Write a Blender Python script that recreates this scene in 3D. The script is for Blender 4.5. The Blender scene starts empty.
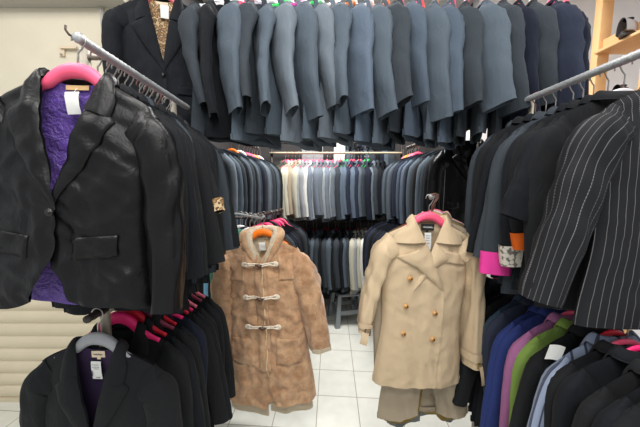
import bpy, math, random
from mathutils import Vector, Matrix, noise
random.seed(7)
SC = bpy.context.scene
COL = SC.collection
PI = math.pi
R = math.radians

# ------------------------------------------------------------------ camera
CZ, FPX, PITCH, PX0 = 1.62, 270.0, R(5.6), 313.0
cam_d = bpy.data.cameras.new('camera')
cam = bpy.data.objects.new('camera', cam_d); COL.objects.link(cam)
cam_d.sensor_width = 36.0
cam_d.lens = 36.0 * FPX / 640.0
cam_d.shift_x = (320.0 - PX0) / 640.0
cam_d.clip_start = 0.02
cam.location = (0, 0, CZ)
cam.rotation_euler = (PI / 2 - PITCH, 0, 0)
SC.camera = cam

def at(px, py, Y):
    """point of the place seen at pixel (px,py) at depth Y from the camera"""
    a, b = (px - PX0) / FPX, -(py - 213.5) / FPX
    dy = math.cos(PITCH) + b * math.sin(PITCH)
    dz = -math.sin(PITCH) + b * math.cos(PITCH)
    k = Y / dy
    return Vector((a * k, Y, CZ + dz * k))

# ------------------------------------------------------------------ materials
def srgb(r, g, b):
    f = lambda c: (c / 255 / 12.92) if c / 255 <= 0.04045 else ((c / 255 + 0.055) / 1.055) ** 2.4
    return (f(r), f(g), f(b), 1)

def nt(name):
    m = bpy.data.materials.new(name); m.use_nodes = True
    t = m.node_tree; b = t.nodes['Principled BSDF']
    return m, t, b

def N(t, kind, **k):
    n = t.nodes.new(kind)
    for a, v in k.items():
        if a in n.inputs: n.inputs[a].default_value = v
        else: setattr(n, a, v)
    return n

def cloth(name, rgb, rough=.85, sheen=.03, spec=.07, bump=.4, wave=.0, var=.12, scale=1.0, stretch=(1, 1, .35)):
    m, t, b = nt(name)
    c = srgb(*rgb)
    tc = N(t, 'ShaderNodeTexCoord')
    mp = N(t, 'ShaderNodeMapping'); mp.inputs['Scale'].default_value = stretch
    t.links.new(tc.outputs['Object'], mp.inputs['Vector'])
    n1 = N(t, 'ShaderNodeTexNoise', Scale=20 * scale, Detail=5.0, Roughness=.6, Distortion=.6)
    t.links.new(mp.outputs[0], n1.inputs['Vector'])
    n2 = N(t, 'ShaderNodeTexNoise', Scale=700.0, Detail=1.0)
    t.links.new(tc.outputs['Object'], n2.inputs['Vector'])
    mix = N(t, 'ShaderNodeMix', data_type='RGBA')
    mix.inputs['A'].default_value = tuple(x * (1 - var) for x in c[:3]) + (1,)
    mix.inputs['B'].default_value = tuple(min(1, x * (1 + var)) for x in c[:3]) + (1,)
    t.links.new(n2.outputs[0], mix.inputs['Factor'])
    t.links.new(mix.outputs['Result'], b.inputs['Base Color'])
    b.inputs['Roughness'].default_value = rough
    b.inputs['Specular IOR Level'].default_value = spec
    b.inputs['Sheen Weight'].default_value = sheen
    b.inputs['Sheen Roughness'].default_value = .5
    b1 = N(t, 'ShaderNodeBump', Strength=bump, Distance=.02)
    t.links.new(n1.outputs[0], b1.inputs['Height'])
    b2 = N(t, 'ShaderNodeBump', Strength=.15, Distance=.001)
    t.links.new(n2.outputs[0], b2.inputs['Height'])
    t.links.new(b1.outputs[0], b2.inputs['Normal'])
    t.links.new(b2.outputs[0], b.inputs['Normal'])
    return m

def plain(name, rgb, rough=.5, metal=0., spec=.5, bump=0, bscale=40):
    m, t, b = nt(name)
    b.inputs['Base Color'].default_value = srgb(*rgb)
    b.inputs['Roughness'].default_value = rough
    b.inputs['Metallic'].default_value = metal
    b.inputs['Specular IOR Level'].default_value = spec
    n = N(t, 'ShaderNodeTexNoise', Scale=bscale, Detail=4.0)
    tc = N(t, 'ShaderNodeTexCoord'); t.links.new(tc.outputs['Object'], n.inputs['Vector'])
    mr = N(t, 'ShaderNodeMix', data_type='RGBA')
    c = srgb(*rgb)
    mr.inputs['A'].default_value = tuple(x * .9 for x in c[:3]) + (1,)
    mr.inputs['B'].default_value = tuple(min(1, x * 1.08) for x in c[:3]) + (1,)
    t.links.new(n.outputs[0], mr.inputs['Factor']); t.links.new(mr.outputs['Result'], b.inputs['Base Color'])
    if bump:
        bn = N(t, 'ShaderNodeBump', Strength=bump, Distance=.01)
        t.links.new(n.outputs[0], bn.inputs['Height']); t.links.new(bn.outputs[0], b.inputs['Normal'])
    return m

M = {}
M['black'] = cloth('black_wool', (33, 34, 36))
M['black2'] = cloth('black_worsted', (28, 30, 34), rough=.75)
M['satin'] = cloth('black_satin', (15, 15, 17), rough=.36, spec=.24, sheen=.0, bump=.25, scale=.6, stretch=(1.3, 1, .9))
M['char'] = cloth('charcoal_wool', (58, 64, 70))
M['slate'] = cloth('slate_wool', (84, 94, 104))
M['slate2'] = cloth('blue_slate_wool', (80, 91, 104))
M['mid'] = cloth('mid_grey_wool', (106, 115, 124))
M['steel'] = cloth('steel_blue_wool', (92, 104, 119))
M['navy'] = cloth('navy_wool', (46, 51, 66))
M['navy2'] = cloth('dark_navy_wool', (34, 38, 50))
M['lgrey'] = cloth('light_grey_wool', (150, 154, 157))
M['white'] = cloth('white_cotton', (214, 214, 210))
M['cream'] = cloth('cream_wool', (190, 186, 168))
M['olive'] = cloth('olive_grey_wool', (84, 86, 78))
M['bgrey'] = cloth('blue_grey_wool', (112, 121, 133))
M['green'] = cloth('green_cotton', (116, 142, 70))
M['mauve'] = cloth('mauve_cotton', (150, 96, 136))
M['blue'] = cloth('royal_blue_cotton', (44, 56, 108))
M['teal'] = cloth('teal_grey_wool', (52, 68, 84))
M['ochre'] = cloth('ochre_cotton', (140, 118, 66))
M['aqua'] = cloth('aqua_cotton', (76, 128, 112))
M['ltblue'] = cloth('light_blue_cotton', (120, 176, 206))
M['tan'] = cloth('tan_cotton', (196, 166, 126), rough=.8, bump=.3)
M['beige'] = cloth('beige_cotton', (200, 178, 147), rough=.7, sheen=.05, bump=.25)
M['taupe'] = cloth('taupe_cotton', (166, 152, 132), bump=.4)
M['denim'] = cloth('washed_grey_denim', (112, 116, 116))
M['pinkf'] = cloth('pink_patterned_cotton', (224, 176, 164))
M['fleece'] = cloth('cream_fleece', (236, 216, 184), rough=.95, sheen=.3, bump=1.0, scale=9, stretch=(1, 1, 1))
M['purple'] = cloth('purple_lining', (96, 66, 156), rough=.45, spec=.5, sheen=.1, bump=.8, scale=2.2, stretch=(1, 1, 1))
M['lining'] = cloth('black_lining', (34, 33, 38), rough=.5)
M['dlining'] = cloth('dark_purple_lining', (52, 40, 66), rough=.5)
M['pinkc'] = cloth('pink_satin', (224, 66, 152), rough=.6)
M['orangec'] = cloth('orange_satin', (226, 104, 36), rough=.6)
M['cord'] = cloth('cream_cord', (226, 214, 196), rough=.9)
M['whitecuff'] = cloth('white_trim', (214, 214, 208))

def pattern(name, base, spot, kind):
    m, t, b = nt(name)
    tc = N(t, 'ShaderNodeTexCoord')
    nz = N(t, 'ShaderNodeTexNoise', Scale=30.0)
    t.links.new(tc.outputs['Object'], nz.inputs['Vector'])
    v = N(t, 'ShaderNodeTexVoronoi', Scale=60.0 if kind == 'leopard' else 55.0)
    ad = N(t, 'ShaderNodeVectorMath', operation='MULTIPLY_ADD')
    ad.inputs[1].default_value = (.02, .02, .02)
    t.links.new(nz.outputs['Color'], ad.inputs[0]); t.links.new(tc.outputs['Object'], ad.inputs[2])
    t.links.new(ad.outputs[0], v.inputs['Vector'])
    rp = N(t, 'ShaderNodeValToRGB')
    e = rp.color_ramp.elements
    e[0].position = .60; e[0].color = srgb(*base); e[1].position = .66; e[1].color = srgb(*spot)
    if kind == 'leopard':
        e2 = rp.color_ramp.elements.new(.22); e2.color = srgb(150, 110, 60)
        e[0].color = srgb(*spot); e[0].position = .16
        rp.color_ramp.elements[0].color = srgb(196, 150, 96)
        rp.color_ramp.elements[1].color = srgb(*spot)
        rp.color_ramp.elements[2].position = .46; rp.color_ramp.elements[2].color = srgb(*base)
    t.links.new(v.outputs['Distance'], rp.inputs[0])
    t.links.new(rp.outputs[0], b.inputs['Base Color'])
    b.inputs['Roughness'].default_value = .6
    return m
M['leopard'] = pattern('leopard_print', (214, 184, 140), (52, 38, 30), 'leopard')
M['snake'] = pattern('snake_print', (206, 200, 188), (110, 104, 98), 'snake')

def pinstripe():
    m, t, b = nt('pinstripe_wool')
    uv = N(t, 'ShaderNodeUVMap'); sp = N(t, 'ShaderNodeSeparateXYZ')
    t.links.new(uv.outputs[0], sp.inputs[0])
    mu = N(t, 'ShaderNodeMath', operation='MULTIPLY'); mu.inputs[1].default_value = 1 / .021
    fr = N(t, 'ShaderNodeMath', operation='FRACT'); lt = N(t, 'ShaderNodeMath', operation='LESS_THAN'); lt.inputs[1].default_value = .065
    t.links.new(sp.outputs[0], mu.inputs[0]); t.links.new(mu.outputs[0], fr.inputs[0]); t.links.new(fr.outputs[0], lt.inputs[0])
    # thread breaks along the stripe
    mv = N(t, 'ShaderNodeMath', operation='MULTIPLY'); mv.inputs[1].default_value = 1 / .006
    fv = N(t, 'ShaderNodeMath', operation='FRACT'); lv = N(t, 'ShaderNodeMath', operation='LESS_THAN'); lv.inputs[1].default_value = .72
    t.links.new(sp.outputs[1], mv.inputs[0]); t.links.new(mv.outputs[0], fv.inputs[0]); t.links.new(fv.outputs[0], lv.inputs[0])
    an = N(t, 'ShaderNodeMath', operation='MULTIPLY'); t.links.new(lt.outputs[0], an.inputs[0]); t.links.new(lv.outputs[0], an.inputs[1])
    mx = N(t, 'ShaderNodeMix', data_type='RGBA')
    mx.inputs['A'].default_value = srgb(36, 37, 40); mx.inputs['B'].default_value = srgb(128, 128, 128)
    t.links.new(an.outputs[0], mx.inputs['Factor']); t.links.new(mx.outputs['Result'], b.inputs['Base Color'])
    b.inputs['Roughness'].default_value = .72; b.inputs['Specular IOR Level'].default_value = .12
    return m
M['pin'] = pinstripe()

def sidestripe():
    m, t, b = nt('blue_grey_striped_cotton')
    uv = N(t, 'ShaderNodeUVMap'); sp = N(t, 'ShaderNodeSeparateXYZ')
    t.links.new(uv.outputs[0], sp.inputs[0])
    mu = N(t, 'ShaderNodeMath', operation='MULTIPLY'); mu.inputs[1].default_value = 1 / .05
    fr = N(t, 'ShaderNodeMath', operation='FRACT'); lt = N(t, 'ShaderNodeMath', operation='LESS_THAN'); lt.inputs[1].default_value = .18
    t.links.new(sp.outputs[0], mu.inputs[0]); t.links.new(mu.outputs[0], fr.inputs[0]); t.links.new(fr.outputs[0], lt.inputs[0])
    mx = N(t, 'ShaderNodeMix', data_type='RGBA')
    mx.inputs['A'].default_value = srgb(136, 148, 172); mx.inputs['B'].default_value = srgb(60, 66, 84)
    t.links.new(lt.outputs[0], mx.inputs['Factor']); t.links.new(mx.outputs['Result'], b.inputs['Base Color'])
    b.inputs['Roughness'].default_value = .8
    return m
M['bstripe'] = sidestripe()

def corduroy():
    m, t, b = nt('tan_suede_corduroy')
    uv = N(t, 'ShaderNodeUVMap'); sp = N(t, 'ShaderNodeSeparateXYZ')
    t.links.new(uv.outputs[0], sp.inputs[0])
    mu = N(t, 'ShaderNodeMath', operation='MULTIPLY'); mu.inputs[1].default_value = 2 * PI / .006
    sn = N(t, 'ShaderNodeMath', operation='SINE')
    t.links.new(sp.outputs[0], mu.inputs[0]); t.links.new(mu.outputs[0], sn.inputs[0])
    tc = N(t, 'ShaderNodeTexCoord')
    n1 = N(t, 'ShaderNodeTexNoise', Scale=14.0, Detail=7.0, Roughness=.7)
    t.links.new(tc.outputs['Object'], n1.inputs['Vector'])
    rp = N(t, 'ShaderNodeValToRGB'); e = rp.color_ramp.elements
    e[0].position = .36; e[0].color = srgb(160, 120, 88); e[1].position = .68; e[1].color = srgb(208, 170, 134)
    t.links.new(n1.outputs[0], rp.inputs[0]); t.links.new(rp.outputs[0], b.inputs['Base Color'])
    b.inputs['Roughness'].default_value = .95; b.inputs['Sheen Weight'].default_value = .3; b.inputs['Specular IOR Level'].default_value = .2
    b1 = N(t, 'ShaderNodeBump', Strength=.25, Distance=.002); t.links.new(sn.outputs[0], b1.inputs['Height'])
    b2 = N(t, 'ShaderNodeBump', Strength=.5, Distance=.012); t.links.new(n1.outputs[0], b2.inputs['Height'])
    t.links.new(b1.outputs[0], b2.inputs['Normal']); t.links.new(b2.outputs[0], b.inputs['Normal'])
    return m
M['cordu'] = corduroy()

M['wire'] = plain('hook_wire', (176, 172, 166), .35, .9)
M['dwire'] = plain('dark_hook_wire', (66, 52, 46), .5, .6)
M['copper'] = plain('reddish_hook_wire', (150, 108, 96), .4, .8)
M['pipe'] = plain('wrapped_grey_pipe', (158, 160, 162), .45, .1, bump=.4, bscale=60)
M['post'] = plain('weathered_steel_post', (150, 144, 132), .45, .35, bump=.2, bscale=30)
M['darkpipe'] = plain('dark_pipe', (58, 52, 50), .5, .5)
M['lpipe'] = plain('pale_pipe', (190, 176, 150), .5, .2)
for k, c in dict(pink=(255, 96, 132), hot=(255, 44, 120), red=(214, 28, 52), maroon=(128, 50, 72), grey=(150, 152, 156), lilac=(200, 192, 206),
                 orange=(255, 124, 24), green=(60, 214, 100), mag=(226, 66, 178), white=(226, 224, 226), blk=(36, 36, 38), yel=(248, 176, 30), rose=(255, 130, 150),
                 beige=(206, 160, 120), wine=(176, 40, 60)).items():
    M['h_' + k] = plain('hanger_' + k, c, .45, spec=.4)
M['tag'] = plain('white_paper_tag', (232, 232, 228), .6)
M['label'] = plain('beige_woven_label', (206, 170, 120), .8)
M['blabel'] = plain('cream_woven_label', (214, 196, 170), .8)
M['klabel'] = plain('black_woven_label', (24, 24, 26), .7)
M['ink'] = plain('grey_ink', (92, 92, 100), .7)
M['wink'] = plain('white_thread', (200, 200, 200), .7)
M['btn'] = plain('tan_button', (214, 160, 96), .35)
M['kbtn'] = plain('black_button', (28, 28, 30), .3)
M['horn'] = plain('horn_toggle', (74, 46, 34), .4, bscale=80)
M['brass'] = plain('brass_buckle', (176, 150, 84), .35, .8)
M['zip'] = plain('cream_zip', (214, 196, 160), .6)
M['wood'] = plain('pine_wood', (232, 184, 128), .6, bump=.15, bscale=14)
M['shoe'] = plain('black_shoe', (38, 36, 40), .4)
M['shoeg'] = plain('grey_shoe', (142, 142, 146), .6)
M['stool'] = plain('grey_plastic', (122, 128, 132), .45)
M['wallm'] = plain('cream_wall_paint', (214, 205, 184), .75, bump=.08, bscale=5)
M['wallw'] = plain('white_wall_paint', (238, 236, 236), .75, bump=.08, bscale=5)
M['walld'] = plain('dark_back_wall', (70, 68, 68), .85)
M['shut'] = plain('cream_shutter_steel', (212, 200, 174), .5, bscale=6)
M['tray'] = plain('grey_cable_trunking', (172, 168, 160), .5)
M['ceil'] = plain('ceiling_paint', (228, 228, 228), .8)
M['bag'] = plain('black_plastic_bag', (30, 30, 32), .3, bump=.6, bscale=30)

FL_LOC = (.094, -.16, 0)
def floor_mat():
    m, t, b = nt('white_floor_tiles')
    tc = N(t, 'ShaderNodeTexCoord')
    mp = N(t, 'ShaderNodeMapping'); mp.inputs['Rotation'].default_value = (0, 0, R(3.9)); mp.inputs['Location'].default_value = FL_LOC
    t.links.new(tc.outputs['Object'], mp.inputs[0])
    br = N(t, 'ShaderNodeTexBrick', offset=0.0, squash=1.0)
    br.inputs['Scale'].default_value = 1.0
    br.inputs['Brick Width'].default_value = .3; br.inputs['Row Height'].default_value = .3
    br.inputs['Mortar Size'].default_value = .003; br.inputs['Mortar Smooth'].default_value = .2
    br.inputs['Color1'].default_value = srgb(236, 236, 226); br.inputs['Color2'].default_value = srgb(230, 231, 222)
    br.inputs['Mortar'].default_value = srgb(160, 152, 138)
    t.links.new(mp.outputs[0], br.inputs['Vector'])
    nz = N(t, 'ShaderNodeTexNoise', Scale=9.0, Detail=5.0); t.links.new(tc.outputs['Object'], nz.inputs['Vector'])
    mx = N(t, 'ShaderNodeMix', data_type='RGBA', blend_type='MULTIPLY'); mx.inputs['Factor'].default_value = .25
    t.links.new(br.outputs['Color'], mx.inputs['A']); t.links.new(nz.outputs['Fac'], mx.inputs['B'])
    t.links.new(mx.outputs['Result'], b.inputs['Base Color'])
    b.inputs['Roughness'].default_value = .3; b.inputs['Specular IOR Level'].default_value = .4
    bp = N(t, 'ShaderNodeBump', Strength=.3, Distance=.002, invert=True)
    t.links.new(br.outputs['Fac'], bp.inputs['Height']); t.links.new(bp.outputs[0], b.inputs['Normal'])
    return m
M['floor'] = floor_mat()

# ------------------------------------------------------------------ mesh builder
class MB:
    def __init__(s): s.v = []; s.f = []; s.uv = []
    def grid(s, rows, uvs=None, closed=False, flip=False):
        nr, nc = len(rows), len(rows[0]); o = len(s.v)
        for r in rows: s.v.extend([tuple(p) for p in r])
        for i in range(nr - 1):
            for j in range(nc if closed else nc - 1):
                j2 = (j + 1) % nc
                q = [o + i * nc + j, o + i * nc + j2, o + (i + 1) * nc + j2, o + (i + 1) * nc + j]
                if uvs:
                    ul = uvs(i, j), uvs(i, j + 1), uvs(i + 1, j + 1), uvs(i + 1, j)
                else: ul = ((.0105, .0055),) * 4
                if flip: q = q[::-1]; ul = ul[::-1]
                s.f.append(q); s.uv.extend(ul)
        return s
    def box(s, c, d, rot=None):
        c = Vector(c); o = len(s.v); rot = rot or Matrix.Identity(3)
        for x in (-1, 1):
            for y in (-1, 1):
                for z in (-1, 1):
                    s.v.append(tuple(c + rot @ Vector((x * d[0] / 2, y * d[1] / 2, z * d[2] / 2))))
        for q in ((0, 1, 3, 2), (4, 6, 7, 5), (0, 4, 5, 1), (2, 3, 7, 6), (0, 2, 6, 4), (1, 5, 7, 3)):
            s.f.append([o + k for k in q]); s.uv.extend(((0, 0), (1, 0), (1, 1), (0, 1)))
        return s
    def tube(s, path, r, n=8, cap=True, flat=1.0, up=None):
        path = [Vector(p) for p in path]; rows = []
        prev = None
        for i, p in enumerate(path):
            T = (path[min(i + 1, len(path) - 1)] - path[max(i - 1, 0)]).normalized()
            if prev is None:
                a = Vector(up) if up else (Vector((0, 0, 1)) if abs(T.z) < .9 else Vector((0, 1, 0)))
            else: a = prev
            a = (a - T * a.dot(T)).normalized(); prev = a; b = T.cross(a)
            rr = r[i] if isinstance(r, (list, tuple)) else r
            rows.append([p + a * rr * math.cos(k * 2 * PI / n) + b * rr * flat * math.sin(k * 2 * PI / n) for k in range(n)])
        o = len(s.v); s.grid(rows, None, True)
        if cap:
            for base in (o, o + (len(rows) - 1) * n):
                q = [base + k for k in range(n)]
                s.f.append(q if base != o else q[::-1]); s.uv.extend(((0, 0),) * n)
        return s
    def disc(s, c, r, nrm, th, n=14):
        c = Vector(c); nrm = Vector(nrm).normalized()
        return s.tube([c - nrm * th / 2, c - nrm * th * .3, c + nrm * th * .3, c + nrm * th / 2], [r * .9, r, r, r * .9], n)
    def mesh(s, name, mat, smooth=True):
        me = bpy.data.meshes.new(name)
        me.from_pydata(s.v, [], s.f); me.update()
        ul = me.uv_layers.new(name='UVMap')
        flat = [c for p in s.uv for c in p]
        ul.data.foreach_set('uv', flat)
        if smooth: me.polygons.foreach_set('use_smooth', [True] * len(me.polygons))
        if mat: me.materials.append(mat)
        return me
    def build(s, name, mat, parent=None, smooth=True, bevel=0):
        o = bpy.data.objects.new(name, s.mesh(name, mat, smooth)); COL.objects.link(o)
        if parent: o.parent = parent
        if bevel:
            md = o.modifiers.new('bevel', 'BEVEL'); md.width = bevel; md.segments = 2; md.limit_method = 'ANGLE'
        return o

def tag(o, label=None, cat=None, group=None, kind=None):
    if label: o['label'] = label
    if cat: o['category'] = cat
    if group: o['group'] = group
    if kind: o['kind'] = kind
    return o

def empty(name, loc=(0, 0, 0), rz=0, label=None, cat=None, group=None):
    o = bpy.data.objects.new(name, None); COL.objects.link(o)
    o.location = loc; o.rotation_euler = (0, 0, rz); o.empty_display_size = .05
    return tag(o, label, cat, group)

def kids(o): return [c for c in ALLKIDS.get(o.name, [])]
ALLKIDS = {}

def interp(tab, x):
    if x <= tab[0][0]: return tab[0][1]
    for (a, va), (b, vb) in zip(tab, tab[1:]):
        if x <= b:
            t = (x - a) / (b - a) if b > a else 0
            t = t * t * (3 - 2 * t)
            return va + (vb - va) * t
    return tab[-1][1]

def nz(a, b, c=0.): return noise.noise(Vector((a, b, c)))
def ridge(a, b, c=0.): return 1 - 2 * abs(nz(a, b, c))
def sm(x, a=0., b=1.):
    t = max(0., min(1., (x - a) / (b - a))); return t * t * (3 - 2 * t)

# ------------------------------------------------------------------ garments
class Garment:
    """coat or jacket on a hanger; local x = width, -y = front, z = 0 at the neck point of the shoulder seam"""
    D0 = dict(W=.205, nh=.07, slope=.055, L=.64, Wc=.215, Ww=.205, Wh=.225, D=.05, Db=.045, zb=-.34, ov=.012, cut=.07,
              lw=.085, cw=.052, sl=.57, sa=1., sb=1., twist=.3, splay=.0, fwd=.04, fa=.006, fd=.004, seed=1.,
              nq=14, nv=34, ns=26, nth=16, peak=.0, ltop=.22, lend=1.0, hemwave=.0, cflare=1.0, neckdip=.0, sfa=.006, bfold=.5, gorge=.10, lbulge=.007, clift=.012)
    def __init__(s, **k):
        d = dict(Garment.D0); d.update(k); s.__dict__.update(d)
        s.tabW = [(0, s.W), (.06, s.W - .006), (.19, s.Wc), (.6 * s.L, s.Ww), (s.L, s.Wh)]
    def Wz(s, z): return interp(s.tabW, -z)
    def xe(s, z):
        if z >= 0: return s.nh
        if z > s.zb:
            t = z / s.zb
            return s.nh + (-s.ov - s.nh) * (t ** .85)
        t = (s.zb - z) / (s.L + s.zb)
        return -s.ov + s.cut * sm(t, .25, 1.) ** 1.5
    def ztop(s, x):
        q = max(0., min(1., (abs(x) - s.nh) / (s.W - s.nh)))
        return -s.slope * q - .012 * q ** 5
    def prof(s, x, z):
        u = min(1., abs(x) / s.Wz(z)); return (1 - u ** 2.6) ** .55
    def swell(s, x, z):
        dz = max(0., s.ztop(x) - z); t = min(1., dz / .2); return max(1 - (1 - t) ** 2, .42 * min(1., dz / .02) ** .5)
    def folds(s, x, z, k):
        t = -z / s.L
        a = s.fa * (.35 + t) * (nz(x * 13 + s.seed * 3.1, z * 2.6, k + s.seed) + .5 * ridge(x * 20 + z * 4, z * 4 - x * 3, k + s.seed * 2))
        b = s.fd * (ridge(x * 9 - z * 11 + s.seed, z * 7 + x * 9, k * 2 + s.seed) + .6 * ridge(x * 14 + z * 22, z * 6 - x * 4, k + 3 * s.seed))
        return a + b
    def yf(s, x, z):
        p = s.prof(x, z) * s.swell(x, z)
        return -s.D * p - s.folds(x, z, 0.) * min(1., p * 1.6)
    def yb(s, x, z):
        p = s.prof(x, z) * s.swell(x, z)
        return s.Db * p + s.bfold * s.folds(x, z, 7.) * min(1., p * 1.6)
    def hem(s, x, q=1.):
        h = -s.L
        if s.hemwave: h += s.hemwave * (nz(x * 7 + s.seed, s.seed, 1.)) * (1 - abs(x) / s.Wh * .9)
        return h
    def front(s, mb, side):
        rows, info = [], []
        nq, nv = s.nq, s.nv
        ov = s.ov
        for i in range(nv + 1):
            t = i / nv; r = []
            for j in range(nq + 1):
                q = j / nq
                q = q ** 1.15
                zt = -s.slope * q - .012 * q ** 5
                xh = side * (.04 + (s.Wh - .04) * q)
                zh = s.hem(xh) + (s.cut * .55 * (1 - q) ** 5 if s.cut > .02 else 0)
                z = zt + (zh - zt) * t
                e = s.xe(z)
                w = s.Wz(z)
                if t < .3:
                    w = w + (s.W - w) * (1 - sm(t, 0, .06)) * 1.0
                x = side * (e + (w - e) * q)
                y = s.yf(x, z)
                if z < s.zb + .12: y -= (.010 if side < 0 else .0) * (1 - q) ** 2 * sm(s.zb + .12 - z, 0, .1)
                r.append(Vector((x, y, z)))
            rows.append(r)
        uv = lambda i, j: (side * (s.W * ((j / nq) ** 1.15)) + .5, (1 - i / nv) * s.L)
        # hem turn-up gives the cloth an edge
        last = rows[-1]
        mb.grid([last, [p + Vector((0, .005, .0)) for p in last], [p + Vector((0, .007, .03)) for p in last]], None, False, side > 0)
        mb.grid(rows, uv, False, side > 0)
    def back(s, mb, off=0., zlim=None, nosides=False):
        n = s.nq * 2; rows = []
        for i in range(s.nv + 1):
            t = i / s.nv; r = []
            for j in range(n + 1):
                u = -1 + 2 * j / n; side = 1 if u >= 0 else -1
                uu = abs(u)
                xt = uu * s.W
                zt = s.ztop(xt) - (.012 * (1 - min(1, xt / s.nh) ** 2) if xt < s.nh else 0)
                xh = u * s.Wh
                zh = s.hem(xh)
                z = zt + (zh - zt) * t
                w = s.Wz(z)
                if t < .3: w = w + (s.W - w) * (1 - sm(t, 0, .06))
                x = u * w * (.985 if off else 1)
                r.append(Vector((x, s.yb(x, z) - off * (1 - abs(u) ** 6 * .8), z - (.004 if off and i == 0 else 0))))
            rows.append(r)
        if not off:
            last = rows[-1]
            mb.grid([last, [p + Vector((0, -.005, 0)) for p in last], [p + Vector((0, -.007, .03)) for p in last]], None, False, True)
        mb.grid(rows, lambda i, j: (s.W * (-1 + 2 * j / n), (1 - i / s.nv) * s.L), False, not off)
    def body(s):
        mb = MB(); s.front(mb, 1); s.front(mb, -1); s.back(mb); return mb
    def lapel(s, side):
        rows = []; n = 28; m = 8
        lw_ = s.lw if (side < 0 or not getattr(s, 'lw2', None)) else s.lw2
        for i in range(n + 1):
            tau = s.ltop + (s.lend - s.ltop) * i / n
            z = s.zb * tau
            zz = tau - s.ltop
            k0 = s.gorge
            if zz < k0: w = .03 + (lw_ - .03) * (zz / k0) ** .8
            else: w = lw_ * max(0., (1 - ((zz - k0) / (s.lend - s.ltop - k0)) ** 1.25)) + .001
            r = []
            for k in range(m + 1):
                f = k / m
                x = side * (s.xe(z) + w * f)
                zo = z + (s.peak * f * max(0., 1 - zz / .35)) - .01 * f * (1 - zz)
                y = s.yf(x, z) - .004 - s.lbulge * math.sin(PI * min(1, f * .95)) * min(1, w / .05) - (.007 if side < 0 else 0)
                if k == 0: y += .004
                r.append(Vector((x, y, zo)))
            r.append(r[-1] + Vector((0, .004, 0)))
            rows.append(r)
        mb = MB(); mb.grid(rows, lambda i, j: (side * (.1 + s.lw * j / m), -i / n * .3), False, side > 0)
        return mb
    def collar(s, h=.028, fall=.05, back_y=None):
        rows = []; n = 36; m = 8
        by = s.Db * .35 + .012 if back_y is None else back_y
        tau_e = s.ltop + .02
        for i in range(n + 1):
            ph = -1 + 2 * i / n; a = abs(ph); side = 1 if ph >= 0 else -1
            if a <= .5:
                th = ph / .5 * PI / 2
                b = Vector((s.nh * math.sin(th), by * math.cos(th), .0 - .010 * math.cos(th)))
                o = Vector((math.sin(th) * .8, math.cos(th), 0)).normalized()
                st, fl = h, fall * .8
            else:
                t = (a - .5) / .5
                z = s.zb * tau_e * t
                b = Vector((side * s.xe(z), s.yf(side * s.xe(z), z) - .002, z))
                o = Vector((side, 0, 0))
                st = h * (1 - sm(t, 0, .8)) + .004; fl = fall * .8 + (s.cw - fall * .8) * sm(t)
            w = sm(a, .42, .8)
            r = []
            for k in range(m + 1):
                f = k / m
                # back: stand up then fold down outside ; front: lie on the chest
                if f < .4: pb = b + Vector((0, 0, st * f / .4)) + o * .004 * f
                else:
                    g = (f - .4) / .6
                    pb = b + Vector((0, 0, st - fl * g * .9)) + o * (.004 + .012 * math.sin(PI * min(1, g * .7)) + .014 * g)
                xo = b.x + o.x * fl * 1.25 * f
                zo = b.z + .020 * (1 - f) * (1 - w) - (.030 * f) * (s.cflare if a > .5 else 1) * sm(a, .5, 1) * .6
                pf = Vector((xo, s.yf(xo, min(zo, -.001)) - .006 - s.clift * math.sin(PI * min(1, f)), zo + st * (1 - abs(f - .3)) * .6))
                r.append(pb.lerp(pf, w))
            r.append(r[-1] + Vector((0, .003, .001)))
            rows.append(r)
        mb = MB(); mb.grid(rows, lambda i, j: (i / n * .3, j / m * .08)); return mb
    def spath(s, side):
        W = s.W; sl = s.sl; sp = s.splay; zt = s.ztop(W) ; m = .25 + (sl - .25)
        return [Vector((W - .055, .002, s.ztop(W - .055) - .070)), Vector((W - .024, 0, zt - .062)), Vector((W + .004 + sp * .03, 0, zt - .088)), Vector((W + .020 + sp * .10, -.003, zt - .170)),
                Vector((W + .026 + sp * .25, -s.fwd * .25, -.25 - (sl - .25) * .38)), Vector((W + .026 + sp * .4, -s.fwd * .65, -.25 - (sl - .25) * .70)),
                Vector((W + .022 + sp * .55, -s.fwd, -sl))]
    def sleeve(s, side, cuff=None, t0=0., t1=1., grow=0., end=True):
        P = s.spath(side); rows = []; ns, nth = s.ns, s.nth
        A = [(0, .062), (.16, .056), (.33, .050), (.5, .046), (.67, .042), (1, .036)]
        B = [(0, .032), (.16, .050), (.33, .070), (.5, .075), (.67, .074), (1, .067)]
        def cat(t):
            t = t * (len(P) - 1); i = min(int(t), len(P) - 2); f = t - i
            p0 = P[max(i - 1, 0)]; p1 = P[i]; p2 = P[i + 1]; p3 = P[min(i + 2, len(P) - 1)]
            return .5 * ((2 * p1) + (p2 - p0) * f + (2 * p0 - 5 * p1 + 4 * p2 - p3) * f * f + (3 * p1 - p0 - 3 * p2 + p3) * f ** 3)
        sd = s.seed + side * 5
        for i in range(ns + 1):
            t = t0 + (t1 - t0) * i / ns
            c = cat(t); T = (cat(min(1, t + .02)) - cat(max(0, t - .02))).normalized()
            b = Vector((0, 1, 0)); b = (b - T * b.dot(T)).normalized(); a = b.cross(T) * -1
            tw = s.twist * sm(t, .15, .9)
            a2 = a * math.cos(tw) + b * math.sin(tw); b2 = b * math.cos(tw) - a * math.sin(tw)
            ra, rb = interp(A, t), interp(B, t)
            f0 = sm(t, .18, .55)
            ra = (ra * (1 - f0) + ra * s.sa * f0) + grow; rb = (rb * (.7 + .3 * s.sb if t < .1 else 1) * (1 - f0) * min(1, s.sb * 1.2 + .1) + rb * s.sb * f0) + grow
            r = []
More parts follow.
